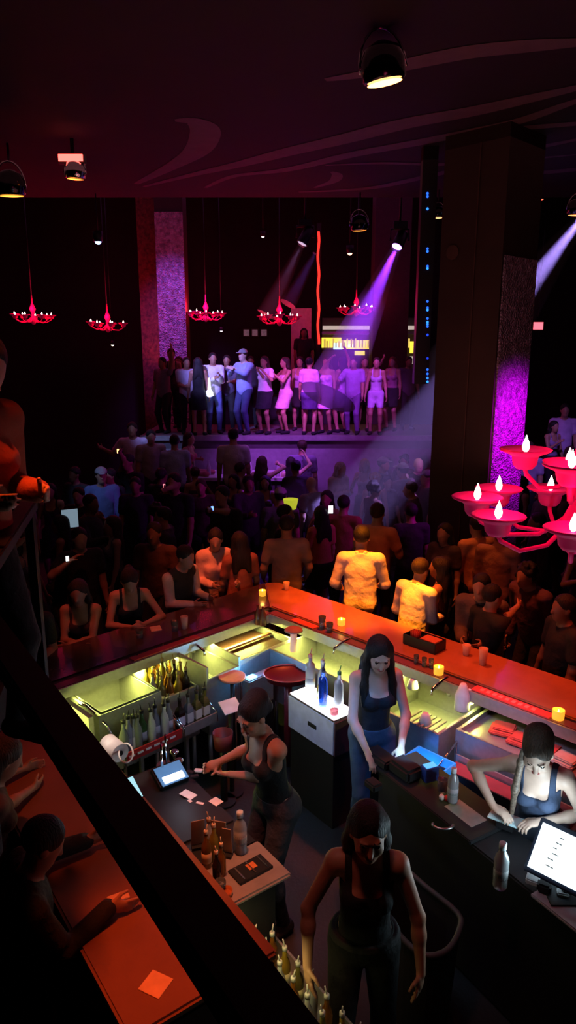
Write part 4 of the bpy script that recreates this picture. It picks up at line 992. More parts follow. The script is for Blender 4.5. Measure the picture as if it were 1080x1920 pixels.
# cable + round white dispensers near rail
b = MB(); b.tube([at_z(236+24*math.cos(x)*.55, 1412+18*math.sin(x), 1.18) for x in [2*PI*k/18 for k in range(18)]], .006, 6, True)
o = b.build('cable_loop', M_white); tag(o, 'white cable loop standing on the left counter by the balcony rail', 'cable'); 
p = at_z(222,1418,1.10); t = thing('paper_roll', 'white paper roll on its side lit brightly on the counter by the rail', 'paper roll', p)
b = MB(); b.cyl((-.08,.06,.06), (.03,-.06,.06), .06, .06, 24); b.build('roll', mat('roll_white', (.85,.82,.78), .8), t)
b = MB(); b.cyl((.031,-.061,.06), (.034,-.064,.06), .018); b.build('core', M_black, t)
light('SPOT', 'roll_light', at_z(222,1418,1.10)+Vector((-.3,-.1,.8)), (1,.85,.75), 22, at_z(205,1412,1.15), .03, 26)
b = MB(); b.cyl(at_z(304,1438,1.12), at_z(304,1438,1.12)+Vector((0,0,.16)), .008); b.cyl(at_z(312,1430,1.1), at_z(312,1430,1.1)+Vector((0,0,.2)), .007); b.lathe([(.05,0),(.05,.01)], at_z(308,1436,1.05), 14); o = b.build('receipt_spike', M_chrome); tag(o, 'thin steel rod holder behind the left register', 'holder')
for k, (u_, v_) in enumerate([(327,1412),(336,1428)]):
    b = MB(); b.lathe([(.028,0),(.03,.012),(.02,.02)], at_z(u_, v_, 1.02), 14); b.cyl(at_z(u_, v_, 1.02), at_z(u_, v_, 1.02)-Vector((0,0,.04)), .012); o = b.build('metal_cap', M_chrome); tag(o, ['shiny metal lid far behind the left register','shiny metal lid just behind the left register'][k], 'lid')
# bottles & menus at shelf
bottle('pet', 'clear', (.75,.6,.5), at_z(451,1597,1.0), 'clear water bottle at the right of the shelf on the left stand', None, 1.15, (.8,.8,.8))
for k, (u_, v_, w_, h_, a_, lb) in enumerate([(372,1590,.075,.16,.3,'upright cream menu card at the left of the shelf group'),(412,1600,.085,.19,-.25,'tall upright cream menu card behind the amber bottles'),(427,1606,.05,.16,-.3,'narrow upright card beside the tall menu card')]):
    t = thing('menu_card', lb, 'menu', at_z(u_, v_, 1.0)); R = Matrix.Rotation(a_, 3, 'Z') @ Matrix.Rotation(.12, 3, 'X')
    b = MB(); b.box((0,0,.02+h_/2), (w_,.004,h_), R); b.build('card', mat('menu_cream', (.62,.42,.3), .7), t); b = MB(); b.box((0,0,.01), (w_,.04,.02), R); b.build('foot', M_reg, t)
for k, (u_, v_, c_, kd, lb) in enumerate([(388,1625,'amber','round','amber bottle at the front left of the shelf group'),(402,1612,'gold','round','golden bottle in the middle of the shelf group'),(416,1640,'amber','round','amber bottle touching the black check presenter'),(393,1600,'clear','round','clear bottle behind the amber bottles on the shelf'),(407,1655,'dark','round','dark bottle nearest the balcony rail on the shelf')]):
    bottle(kd, c_, (.7,.35,.15) if k == 0 else None, at_z(u_, v_, 1.0), lb, None, .62 if k in (2, 4) else .72, (.8,.5,.3), rz=k)
b = MB(); b.lathe([(.033,0),(.034,.03),(.03,.03),(.028,.008)], at_z(424,1678,1.0), 18); o = b.build('ashtray', mat('amber_glass', (.8,.2,.05), .15, trans=.4, bump=0)); tag(o, 'small round amber dish at the tip of the left shelf', 'dish')
b = MB(); b.lathe([(.028,0),(.03,.05),(.026,.05),(.02,.006)], at_z(413,1668,1.0), 16); o = b.build('shot_glass', M_glass); tag(o, 'clear shot glass beside the amber dish on the left shelf', 'glass')
p = at_z(470,1632,1.0); az = math.atan2((at_z(520,1612,1.0)-at_z(440,1655,1.0)).y, (at_z(520,1612,1.0)-at_z(440,1655,1.0)).x)
t = thing('check_presenter', 'open black check presenter with an orange card on the left shelf', 'check presenter', p, az)
b = MB(); b.box((0,0,.008), (.21,.12,.014)); b.build('cover', M_reg, t, bevel=.003); b = MB(); b.box((.01,.008,.018), (.05,.045,.003)); b.build('orange_card', mat('orange_card', (.95,.25,.06), .6), t)
b = MB(); [b.box((.0,.0,.022), (.006,.10,.002)), b.box((-.07,0,.018), (.008,.1,.003)), b.box((.075,0,.018), (.006,.11,.002))]; b.build('metal_clip', M_chrome, t)
# lower speed rail by the end of the left counter
rl = thing('speed_rail', 'low bottle rail glowing yellow under the end of the left counter', 'bottle rack', TP(3.0, .2, .55))
C = lambda s, d, z: TP(s, d, z)-rl.location
b = MB(); b.box(C(3.0,.20,.53), (.95,.22,.02), RT); b.box(C(3.0,.31,.58), (.95,.012,.10), RT); b.box(C(3.0,.09,.6), (.95,.012,.16), RT); b.build('tray', M_steel2, rl)
for s_ in (2.7, 3.3): b = MB(); b.box(C(s_,.2,.26), (.04,.2,.52), RT); b.build('leg', M_black, rl)
for k in range(16):
    s = 2.58+k*.055; c_ = ['clear','amber','olive','gold','clear','olive','amber','clear'][k % 8]
    bottle('round', c_, (.75,.75,.45) if k in (3,5,8,11) else None, TP(s, .15+.07*(k % 2), .545), {'clear':'clear','amber':'amber','olive':'olive','gold':'golden'}[c_]+(' labelled' if k in (3,5,8,11) else '')+' bottle in the low rail at the bottom of the balcony rail', 'bottles in the low rail', .8, (.6,.6,.6), rz=k)
light('AREA', 'low_rail_led', TP(2.85,.03,.98), (.95,.85,.3), .9, TP(2.85,.14,.5), sx=.5, sy=.05)
# ================================================================== island with right register
IS0 = Vector((.60, 4.25, 0)); IS1 = Vector((1.42, 2.89, 0)); EI = (IS1-IS0).normalized(); NI = Vector((-EI.y, EI.x, 0)); RI = Rm(EI, NI)
LI = (IS1-IS0).length
def IP(s, d, z=0): return IS0+EI*s+NI*d+Vector((0,0,z))
t = thing('service_island', 'dark narrow service island down the middle of the bar', 'bar island', (0,0,0))
b = MB(); b.box(IP(LI*.5+.2, .17, .46), (LI+.4, .32, .90), RI); b.build('cabinet', M_reg, t, bevel=.01)
b = MB(); b.box(IP(LI*.27, .17, .925), (LI*.55, .36, .03), RI); b.build('worktop', M_reg, t, bevel=.006)
b = MB(); b.box(IP(LI*.42, .15, .932), (.24, .14, .02), RI); b.build('steel_top', M_steel2, t, bevel=.006)
b = MB(); b.box(IP(LI+.03, .16, .94), (.60, .40, .02), RI); b.build('register_shelf', mat('shelf_grey', (.45,.47,.52), .4), t, bevel=.006)
# things on island
p0 = at_z(750,1430,.95)
for k, (u_, v_, w_, d_, h_, lb) in enumerate([(715,1425,.22,.12,.06,'flat black tray on the far end of the island beneath the bartender\'s hand'),(760,1450,.20,.14,.09,'black box on the far end of the island, right of the flat tray'),(700,1475,.10,.08,.05,'small black block low at the far left of the island')]):
    p = at_z(u_, v_, .95); slab((p.x, p.y, .94), (w_, d_, h_), -1.0, 'black_case', M_reg, lb, 'case', 0)
p = at_z(805,1460,.95); b = MB(); b.box((0,0,.05), (.10,.07,.10)); o = b.build('card_box', mat('blue_box', (.05,.12,.5), .4), bevel=.004, loc=(p.x,p.y,.945), rz=.4); tag(o, 'small blue box beside the water bottle on the island', 'box')
b = MB(); b.box((0,.0,.103), (.08,.05,.004)); b.build('lit_screen', emat('box_cyan', (.1,.5,.9), 1.1), o)
bottle('pet', 'clear', (.7,.6,.65), at_z(848,1502,.95), 'water bottle standing on the middle of the dark island', None, 1.05, (.85,.85,.9))
bottle('pet', 'clear', (.6,.6,.62), at_z(937,1662,.95), 'water bottle on the island left of the bright register screen', None, 1.2, (.7,.7,.75))
b = MB(); b.lathe([(.03,0),(.033,.08),(.028,.08),(.025,.006)], at_z(829,1482,.95), 16); o = b.build('plastic_cup', M_glass); tag(o, 'clear cup just left of the water bottle on the island', 'cup')
for k, (u_, v_) in enumerate([(828,1498),(838,1500)]):
    p = at_z(u_, v_, .95); b = MB(); b.lathe([(.016,0),(.018,.02),(.01,.03)], p, 10); o = b.build('shot_cup', [mat('cup_red', (.9,.05,.03), .3), mat('cup_cream', (.9,.7,.6), .3)][1-k]); tag(o, ['tiny cream cup beside the red one on the island','tiny red cup by the water bottle on the island'][k], 'cup')
b = MB(); p = at_z(830,1552,.93); pts = [p+Vector((.06*math.cos(x), .04*math.sin(x), 0.02)) for x in [PI*.9+PI*1.1*k/9 for k in range(10)]]; b.tube(pts, .009, 8); o = b.build('bottle_opener', M_steel); tag(o, 'grey curved opener lying on the dark near side of the island', 'opener')
# right monitor
q = {'tl': at_z(1012,1550,1.33), 'bl': at_z(988,1622,1.10)}
c = IP(LI-.06, .20, .95); t = thing('pos_terminal', 'bright white register screen at the right edge, facing the balcony', 'register', (0,0,0))
bl = at_z(989,1624,1.06); br = at_z(1100,1681,1.06); ex = (br-bl); wdt = ex.length; ex.normalize(); tilt = math.radians(42); nb = Vector((ex.y, -ex.x, 0)); 
if nb.y > 0: nb = -nb
upv = (Vector((0,0,1))*math.cos(tilt)-nb*math.sin(tilt)); nrm = ex.cross(upv).normalized()
if nrm.dot(nb) < 0: nrm = -nrm
upv = upv.normalized(); Rs = Matrix((ex, upv, nrm)).transposed(); hgt = .235; wdt = .36
def mp(a_, b_, c_=0): return bl+ex*(a_*wdt)+upv*(b_*hgt)+nrm*c_
b = MB(); b.box(mp(.5,.5,-.018), (wdt+.04, hgt+.05, .03), Rs); b.build('housing', mat('register_blue_black', (.02,.03,.06), .3), t, bevel=.006)
b = MB(); b.box(mp(.5,.5,0), (wdt, hgt, .004), Rs); b.build('screen', emat('screen_bright', (.80,.97,1), 4.0), t)
b = MB(); [b.box(mp(x_, y_, .003), (w_, .006, .001), Rs) for x_, y_, w_ in [(.28,.85,.05),(.30,.72,.03),(.27,.6,.02),(.3,.48,.035),(.26,.35,.03),(.28,.2,.04),(.6,.9,.05),(.75,.84,.04),(.62,.7,.03),(.8,.7,.03),(.9,.86,.04)]]; b.build('screen_rows', mat('row_grey', (.3,.4,.4), .6), t)
b = MB(); pb = mp(.5,.2,-.05); b.cyl(pb, (pb.x, pb.y, .955), .025); b.box((pb.x, pb.y, .955), (.20,.16,.012)); b.build('foot', M_reg, t)
la = light('AREA', 'right_screen_glow', mp(.5,.5,.03), (.6,.88,1), 5, sx=wdt*.9, sy=hgt*.9); la.rotation_euler = (-nrm).to_track_quat('Z','Y').to_euler(); la.rotation_euler = nrm.to_track_quat('-Z','Y').to_euler()
b = MB(); b.box(mp(.35,.55,-.036), (wdt*.6,hgt*.7,.004), Rs); b.build('rear_fill_panel', emat('fill_panel_glow', (.6,.85,1), 3), t)  # glowing panel added behind the terminal to light the blonde bartender
la = light('AREA', 'rear_fill', mp(.2,.75,-.06), (.65,.88,1), 4.5, (1.2,3.55,1.4), sx=.2, sy=.15)
# shelf items
for k, (u_, v_, w_, d_, h_, a_, m_, lb) in enumerate([(1005,1655,.10,.07,.03,-.5,M_white,'white pad at the left of the register shelf'),(1020,1670,.07,.06,.05,-.5,M_reg,'black stapler shaped block on the register shelf'),(1045,1662,.16,.03,.012,-.6,mat('pen_pink',(.85,.55,.55),.5),'long pinkish pen tray below the bright screen'),(1055,1680,.06,.05,.03,-.3,M_white,'small white box at the right of the register shelf'),(1072,1676,.08,.03,.012,-.5,M_paper,'paper strip at the right picture edge on the register shelf')]):
    p = at_z(u_, v_, .95); slab((p.x,p.y,.95), (w_,d_,h_), a_, ['note_pad','stapler','pen_tray','small_box','receipt'][k], m_, lb, ['pad','stapler','tray','box','receipt'][k])
p = at_z(950,1535,.99); b = MB(); b.box((0,0,0), (.20,.10,.012), Matrix.Rotation(-.62,3,'Z')); o = b.build('clipboard', mat('pale_blue_pad', (.6,.8,.85), .6), bevel=.003, loc=p); tag(o, 'pale blue pad under the blonde bartender\'s hands', 'pad')
b = MB(); b.box((0,0,0), (.10,.09,.05)); o = b.build('receipt_printer', M_reg, bevel=.004, loc=(p.x,p.y,.965), rz=-.6); tag(o, 'black receipt printer under the pale blue pad', 'printer')
# bin near front bartender
pts0 = [at_z(742,1618,.62), at_z(800,1664,.62), at_z(858,1712,.62), at_z(862,1742,.62), at_z(840,1780,.62), at_z(805,1792,.62), at_z(770,1775,.62), at_z(735,1735,.62), at_z(700,1685,.62), at_z(712,1640,.62)]
pts = []
for i_ in range(10):
    p_, q_, r_, w_ = (pts0[(i_+k-1) % 10] for k in range(4))
    for k in range(3):
        x_ = k/3; pts.append(.5*((2*q_)+(r_-p_)*x_+(2*p_-5*q_+4*r_-w_)*x_*x_+(3*q_-p_-3*r_+w_)*x_**3))
b = MB(); b.tube(pts, .016, 8, True); o = b.build('waste_bin', mat('bin_grey', (.07,.07,.075), .5)); tag(o, 'open dark grey waste bin right of the nearest bartender', 'bin')
b = MB(); ce = sum(pts, Vector((0,0,0)))/30
lo = [ce+(q_-ce)*.86 for q_ in pts]; n_ = 30
vs = [tuple(q_) for q_ in pts]+[(q_.x, q_.y, .0) for q_ in lo]; b.add(vs, [(k, (k+1) % 30, (k+1) % 30+30, k+30) for k in range(30)]); b.add([(q_.x, q_.y, .02) for q_ in lo], [list(range(30))]); b.build('bin_body', mat('bin_body', (.03,.03,.032), .6), o)
p = at_z(825,1568,.6); b = MB(); b.lathe([(.05,0),(.055,.05),(.05,.08)], (p.x,p.y,.55), 14); b.box((p.x,p.y,.27), (.12,.12,.54)); o = b.build('step_stool', mat('stool_grey', (.12,.12,.12), .6)); tag(o, 'dim grey stool with a pale cap beside the island', 'stool')
p = at_z(418,1392,.55); b = MB(); b.lathe([(.07,0),(.085,.14),(.08,.14),(.06,.01)], (p.x,p.y,.5), 18); b.cur = 1; b.cyl((p.x,p.y,0), (p.x,p.y,.5), .03); b.lathe([(.1,0),(.1,.02)], (p.x,p.y,0), 14); o = b.build('red_bucket', [mat('bucket_red', (.22,.03,.03), .45), M_black]); tag(o, 'dim red bucket on a stand behind the left bartender', 'bucket')
slab(at_z(432,1325,.85), (.16,.13,.01), .6, 'notice_card', M_white, 'white card behind the left bartender\'s head', 'card', .5)
b = MB(); pc_ = at_z(432,1325,.80); b.cyl((pc_.x,pc_.y,0), (pc_.x,pc_.y,.84), .02); b.lathe([(.1,0),(.1,.02)], (pc_.x,pc_.y,0), 14); o = b.build('card_stand', M_black); tag(o, 'thin black post holding the white card behind the left bartender', 'stand')
# ================================================================== balcony rail
M_rl = mat('rail_black', (.006,.006,.007), .6, spec=.25)
t = thing('balcony_rail', 'thick black handrail crossing the lower left of the view', 'railing', (0,0,0))
a1 = at_z(155,1347,3.0); a2 = at_z(400,1658,3.0); b1 = at_z(55,1376,3.0); b2 = at_z(370,1847,3.0)
dr = (a1-a2).normalized()
wv = (b1-a1)-dr*((b1-a1).dot(dr)); cr = a2+wv/2; wv = wv*.74; cr = a2+wv/2; wdr = wv.length
pe = cr-dr*1.0; pf = cr+dr*1.45
Rr_ = Rm(dr, Vector((-dr.y, dr.x, 0)))
b = MB(); b.box((pe+pf)/2-Vector((0,0,.025)), ((pf-pe).length, wdr, .05), Rr_)
k1 = pf; k2 = Vector((-1.2,3.2,3.0)); dd = (k2-k1).normalized(); b.box((k1+k2)/2-Vector((0,0,.026)), ((k2-k1).length+.06, wdr, .05), Rm(dd, Vector((-dd.y,dd.x,0))))
k3 = Vector((-3.1,3.6,3.0)); dd = (k3-k2).normalized(); b.box((k2+k3)/2-Vector((0,0,.027)), ((k3-k2).length+.06, wdr, .05), Rm(dd, Vector((-dd.y,dd.x,0))))
b.build('handrail', M_rl, t, bevel=.006)
for p in (pe+dr*.12, k1, k2, k3): b = MB(); b.box((p.x,p.y,2.54), (.04,.04,.90)); b.build('post', M_rl, t)
# ================================================================== PEOPLE
BLK = (.012,.012,.014)
def W_(u, v, z): return at_z(u, v, z)
# --- four bartenders
person('bartender with face lowered, black tank top, walking nearest to the camera', u=691, v=1562, h=1.68, rz=176, sex='f', sk='tan', hair=('verylong', 'black'), top=('tank', BLK), bottom=('trousers', (.007,.007,.008)),
       lean=6, hp=10, hy=4, R=(.275,.16,.90), Lh=(-.265,.14,.88), eR=(.8,-.6,-.1), eL=(-.8,-.6,-.1), vox=.0055, fR=(-.12,.35,-.9), fL=(.12,.3,-.9), palmR=(-.8,-.5,0), palmL=(.8,-.5,0), curl=20, feet=((.12,.12),(-.11,-.16)), belt=(.03,.03,.033))
person('bartender in black tank top looking down at her joined hands, at the left register', u=474, v=1342, h=1.68, rz=128, sex='f', sk='tan', hair=('updo', 'black'), top=('tank', BLK), bottom=('trousers', (.04,.045,.055)),
       lean=12, hp=22, hy=4, LW=W_(432,1452,1.06), RW=W_(408,1430,1.10), eR=(.5,-.3,-.8), eL=(-.5,-.5,-.7), vox=.0055, palmR=(-.6,0,.6), palmL=(.6,0,.6), curl=45)
person('bartender with long wavy black hair and dark vest standing beside the lit display', u=712, v=1228, h=1.70, rz=190, sex='f', sk='pale', hair=('wavy', 'black'), top=('tank', (.02,.02,.028)), bottom=('trousers', (.05,.09,.16)),
       lean=8, hp=22, hy=-6, RW=W_(690,1412,.99), LW=W_(752,1402,1.0), eR=(.7,-.5,-.3), eL=(-.7,-.5,-.3), vox=.0055, palmR=(0,0,-1), palmL=(0,0,-1), curl=30)
person('blonde streaked bartender in navy tank top bent over the pale blue pad', u=1008, v=1412, h=1.68, rz=150, sex='f', sk='pale', hair=('lock', 'brown'), top=('tank', (.03,.045,.09)), bottom=('trousers', (.02,.025,.04)),
       lean=22, hp=24, hy=6, RW=W_(925,1512,1.05), LW=W_(1012,1540,1.04), eR=(1,-.5,.25), eL=(-.7,-.5,-.5), vox=.0055, palmR=(0,0,-1), palmL=(0,0,-1), curl=35, fR=(-.9,.3,-.15), fL=(.6,.5,-.1))
# --- patrons around the counter
V1 = .011
person('man seen from behind in a pale shirt lit bright orange, at the right counter', u=678, v=1008, h=1.80, rz=-8, sk='tan', hair=('short','black'), top=('shirt',(.75,.68,.6)), bottom=('trousers',(.03,.03,.04)), R=(.22,.26,1.02), Lh=(-.24,.22,1.0), vox=V1, hp=10)
person('man in a pale shirt glowing yellow at the shoulder, head turned right, by the counter', u=789, v=1068, h=1.64, rz=-48, sk='tan', hair=('short','brown'), top=('shirt',(.8,.7,.6)), bottom=('trousers',(.03,.03,.04)), R=(.12,.32,1.05), Lh=(-.2,.26,1.0), vox=V1, hp=12, lean=6)
person('man in a plain dark grey t-shirt with his back to the bar corner', u=537, v=985, h=1.78, rz=6, sk='mid', hair=('short','black'), top=('tee',(.2,.15,.14)), bottom=('trousers',(.02,.02,.025)), R=(.25,.2,.95), Lh=(-.25,.2,.95), vox=V1)
person('woman in a loose orange lit robe leaning over the left counter', u=404, v=1012, h=1.70, rz=200, sex='f', sk='tan', hair=('bun','black'), top=('jacket',(.75,.5,.42)), bottom=('trousers',(.1,.05,.05)), lean=10, R=(.1,.34,1.12), Lh=(-.2,.34,1.12), vox=V1, hp=10, hy=-15)
person('man in a dark waistcoat with pale sleeves, seen in profile at the left counter', u=349, v=1045, h=1.70, rz=-125, sk='tan', hair=('short','black'), top=('vest',(.02,.03,.03)), bottom=('trousers',(.02,.02,.02)), lean=14, R=(.1,.36,1.12), Lh=(-.15,.36,1.12), vox=V1, hp=8)
person('woman in a dark sleeveless top with crossed forearms at the left counter', u=146, v=1112, h=1.62, rz=186, sex='f', sk='mid', hair=('long','black'), top=('tank',(.05,.02,.025)), bottom=('trousers',BLK), lean=10, R=(-.06,.36,1.12), Lh=(.1,.33,1.13), eR=(.8,-.2,-.6), eL=(-.8,-.2,-.6), vox=V1, hp=8)
person('bare shouldered woman in a black camisole leaning on the left counter', u=243, v=1090, h=1.68, rz=196, sex='f', sk='tan', hair=('bun','black'), top=('tank',BLK), bottom=('trousers',BLK), lean=22, R=(.0,.42,1.12), Lh=(-.1,.40,1.13), eR=(.8,-.2,-.5), eL=(-.8,-.2,-.5), vox=V1, hp=24)
person('man whose dim red face shows above the rail at the far left of the bar', u=38, v=1128, h=1.70, rz=192, sk='tan', hair=('short','black'), top=('tee',BLK), bottom=('trousers',BLK), R=(.15,.3,1.1), Lh=(-.15,.3,1.1), vox=V1, lean=8)
person('broad man in an orange lit shirt standing behind the bright shirted man', u=708, v=962, h=1.82, rz=-25, sk='tan', hair=('short','brown'), top=('tee',(.7,.32,.2)), bottom=('trousers',BLK), R=(.2,.3,1.15), Lh=(-.2,.3,1.1), vox=V1)
person('woman with long dark hair over a dull red blouse, left of the bright shirted man', u=600, v=965, h=1.66, rz=30, sex='f', sk='tan', hair=('long','black'), top=('tee',(.5,.13,.1)), bottom=('skirt',BLK), vox=V1)
person('person in an orange lit shirt half hidden by the red chandelier', u=893, v=985, h=1.74, rz=20, sk='tan', hair=('short','black'), top=('shirt',(.65,.28,.12)), bottom=('trousers',BLK), vox=V1)
person('person in a rust coloured jacket directly beneath the red chandelier', u=938, v=1000, h=1.72, rz=-30, sk='tan', hair=('short','brown'), top=('jacket',(.4,.2,.14)), bottom=('trousers',BLK), vox=V1)
person('woman with an orange lit face in profile beside the yellow shouldered man', u=822, v=1064, h=1.60, rz=60, sex='f', sk='tan', hair=('long','black'), top=('tank',(.05,.02,.03)), bottom=('skirt',BLK), vox=V1)
person('person in a charcoal jacket seated low right of the yellow shouldered man', u=902, v=1100, h=1.66, rz=150, sk='mid', hair=('short','black'), top=('jacket',(.10,.07,.07)), bottom=('trousers',BLK), vox=V1, lean=10, R=(.1,.35,1.1), Lh=(-.1,.35,1.1))
person('person in a plum jacket leaning forward below the nearest red candle', u=985, v=1080, h=1.68, rz=120, sk='mid', hair=('curly','black'), top=('jacket',(.12,.05,.07)), bottom=('trousers',BLK), vox=V1, lean=16)
person('dark patron whose raised hand catches red light near the right counter', u=925, v=1118, h=1.60, rz=-70, sk='tan', hair=('short','black'), top=('tee',BLK), bottom=('trousers',BLK), vox=V1, RW=at_z(972,1136,1.30), Lh=(-.2,.2,1.0))
person('dark patron standing at the right picture edge behind the counter', u=1055, v=1140, h=1.66, rz=100, sk='brown', hair=('short','black'), top=('tee',BLK), bottom=('trousers',BLK), vox=V1)
person('dim man behind the two women at the left counter', u=288, v=1000, h=1.74, rz=170, sk='brown', hair=('short','black'), top=('tee',(.05,.02,.02)), bottom=('trousers',BLK), vox=V1)
person('dim woman in burgundy between the waistcoated man and the robed woman', u=448, v=1015, h=1.66, rz=20, sex='f', sk='mid', hair=('long','black'), top=('tee',(.3,.1,.07)), bottom=('skirt',BLK), vox=V1)
# lower left patrons (seen from above at the third leg)
person('patron in black bent over the lower left counter, arm stretched to a napkin', u=82, v=1580, h=1.66, rz=-62, sk='tan', hair=('short','black'), top=('shirt',BLK), bottom=('trousers',BLK), vox=.008, lean=14, hp=26, RW=at_z(205,1700,1.16), LW=at_z(165,1575,1.16), fR=(.2,1,-.2), curl=25)
slab(at_z(222,1685,1.10), (.10,.05,.012), .5, 'napkin', M_nap, 'orange lit napkin under the stretched hand of the black clad patron', 'napkin', .1)
person('patron in brown leaning on the lower left counter above the black clad one', u=10, v=1420, h=1.66, rz=-60, sk='tan', hair=('long','brown'), sex='f', top=('tee',(.12,.05,.04)), bottom=('trousers',BLK), vox=.009, lean=14, hp=20, RW=at_z(60,1478,1.14), LW=at_z(45,1440,1.14))
# balcony guest at the far left edge
person('dark haired guest leaning on the balcony rail at the left edge, orange lit sleeve', u=-34, v=688, y=2.62, fit=None, h=1.72, rz=-120, sk='tan', hair=('long','black'), sex='f', top=('jacket',(.30,.07,.03)), bottom=('trousers',BLK), vox=.010, lean=12, hp=24, R=(.14,.28,1.12), Lh=(-.1,.30,1.12))
# --- dance floor, individually seen
V2 = .016
DF = [
 (785,872,190,1.78,'m','pale',('bald','black'),('vest',(.02,.02,.02)),dict(R=(.05,.30,1.0),Lh=(-.05,.3,1.0)),'bald man in a black vest with pale sleeves, hands together, left of the brown pillar'),
 (640,880,215,1.72,'f','pale',('long','grey'),('jacket',(.7,.68,.7)),dict(R=(.1,.3,1.2),Lh=(-.1,.3,1.2),lean=10),'white haired person in a pale jacket caught in the bright white beam'),
 (703,902,170,1.66,'f','tan',('curly','blonde'),('tank',BLK),dict(),'person with a halo of curly golden hair at the centre of the crowd'),
 (583,908,30,1.70,'m','pale',('bald','black'),('tee',(.25,.25,.28)),dict(lean=14),'person with a shaved bright grey head left of the white haired one'),
 (683,872,160,1.64,'f','tan',('long','blonde'),('tank',(.5,.45,.4)),dict(R=(.1,.3,1.35)),'blonde woman behind the curly golden haired person'),
 (754,882,40,1.76,'m','mid',('cap','black'),('tee',(.3,.28,.36)),dict(),'man in a pale cap turned away, right of the golden haired person'),
 (727,905,200,1.60,'f','pale',('short','black'),('tee',(.1,.1,.12)),dict(),'short person tucked between the capped man and the curly golden head'),
 (437,902,160,1.62,'f','tan',('long','black'),('tank',(.1,.1,.12)),dict(),'woman with long black hair facing the bar, below the bottle table'),
 (452,880,-60,1.70,'m','mid',('short','brown'),('tee',(.3,.28,.3)),dict(),'brown haired man in profile below the bottle table'),
 (545,868,10,1.66,'f','pale',('long','black'),('tank',(.03,.02,.03)),dict(R=(.3,.15,1.75),eR=(.8,-.2,.3)),'woman raising her arm high, hand lit bright pinkish purple'),
 (492,868,-20,1.70,'f','pale',('long','brown'),('dress',(.1,.05,.1)),dict(y=12.45,fit=0,R=(.2,.3,1.55)),'woman with flowing brown hair before the purple stage front'),
 (567,832,-10,1.72,'m','tan',('short','brown'),('tee',(.2,.15,.3)),dict(y=13.5,fit=0),'short haired man just below the right end of the stage'),
 (437,805,5,1.80,'m','mid',('short','black'),('tee',(.5,.48,.52)),dict(y=12.4,fit=.35),'man in a grey jacket seen from behind before the stage steps'),
 (327,828,15,1.82,'m','mid',('short','black'),('tee',(.35,.45,.75)),dict(y=12.5,fit=.35),'man in a light blue t-shirt seen from behind, left of the bottle table'),
 (283,818,-160,1.76,'m','tan',('short','black'),('tee',(.4,.38,.42)),dict(y=12.9,fit=.35,lean=8),'man in a grey t-shirt leaning toward the man in light blue'),
 (247,790,185,1.80,'m','tan',('short','brown'),('tee',(.75,.6,.85)),dict(y=13.35,fit=.35,R=(.5,.1,1.3),Lh=(-.45,.1,1.25),eR=(.3,-.5,-.9),eL=(-.3,-.5,-.9)),'man in a bright lilac shirt with both arms spread wide'),
 (190,892,200,1.84,'m','tan',('cap','black'),('shirt',(.12,.16,.35)),dict(),'tall man in a blue suit jacket and dark cap left of the crowd'),
 (147,930,175,1.70,'m','pale',('short','black'),('shirt',BLK),dict(R=(.1,.35,1.25),Lh=(-.1,.35,1.2)),'dark suited man whose pale face is lit by a glowing menu'),
 (205,893,150,1.76,'m','mid',('short','black'),('tee',BLK),dict(),'dark man close behind the blue suited man'),
 (497,905,175,1.60,'f','tan',('long','black'),('tank',(.15,.12,.15)),dict(),'woman facing the bar beside the raised arm of her friend'),
 (645,945,-20,1.74,'m','mid',('short','black'),('tee',(.28,.07,.05)),dict(),'man in a dark red t-shirt behind the bright shirted man'),
 (612,935,160,1.66,'f','tan',('long','black'),('tank',BLK),dict(R=(.12,.3,1.3)),'woman holding a bright white phone in the middle of the crowd'),
 (770,960,10,1.70,'m','mid',('short','black'),('tee',(.03,.03,.03)),dict(),'dark haired man before the foot of the brown pillar'),
 (832,1000,140,1.66,'f','mid',('long','black'),('tee',(.05,.03,.03)),dict(),'dim woman at the foot of the brown pillar'),
 (1060,765,170,1.76,'m','tan',('short','black'),('tee',(.5,.35,.6)),dict(y=14.5,fit=.6),'purple lit man right of the purple pillar'),
 (1040,800,200,1.70,'f','tan',('long','black'),('tank',(.3,.2,.4)),dict(y=14.1,fit=.6,R=(.1,.3,1.3)),'purple lit woman right of the purple pillar'),
 (992,835,150,1.72,'m','tan',('short','brown'),('tee',(.35,.25,.45)),dict(y=13.2,fit=0,R=(.3,.2,1.6)),'man with a lifted hand against the foot of the purple pillar'),
 (1070,850,180,1.68,'f','tan',('long','brown'),('tank',(.3,.2,.4)),dict(y=13.1,fit=0),'woman at the right picture edge behind the candles'),
 (10,890,150,1.74,'m','pale',('short','black'),('shirt',(.4,.4,.42)),dict(),'dim man in a pale grey shirt at the left picture edge'),
 (30,935,-150,1.70,'m','mid',('short','black'),('tee',(.2,.15,.15)),dict(R=(.1,.3,1.3)),'dim man lifting a hand at the left picture edge'),
]
used = []
for (u_, v_, rz_, h_, sx_, sk_, hr_, tp_, kw, lb) in DF:
    y_ = kw.pop('y', None)
    if y_: kw['y'] = y_
    btm = ('skirt', BLK) if sx_ == 'f' and u_ % 2 else ('trousers', BLK)
    r = person(lb, u=u_, v=v_, h=h_, rz=rz_, sex=sx_, sk=sk_, hair=hr_, top=tp_, bottom=btm, vox=V2, **kw)
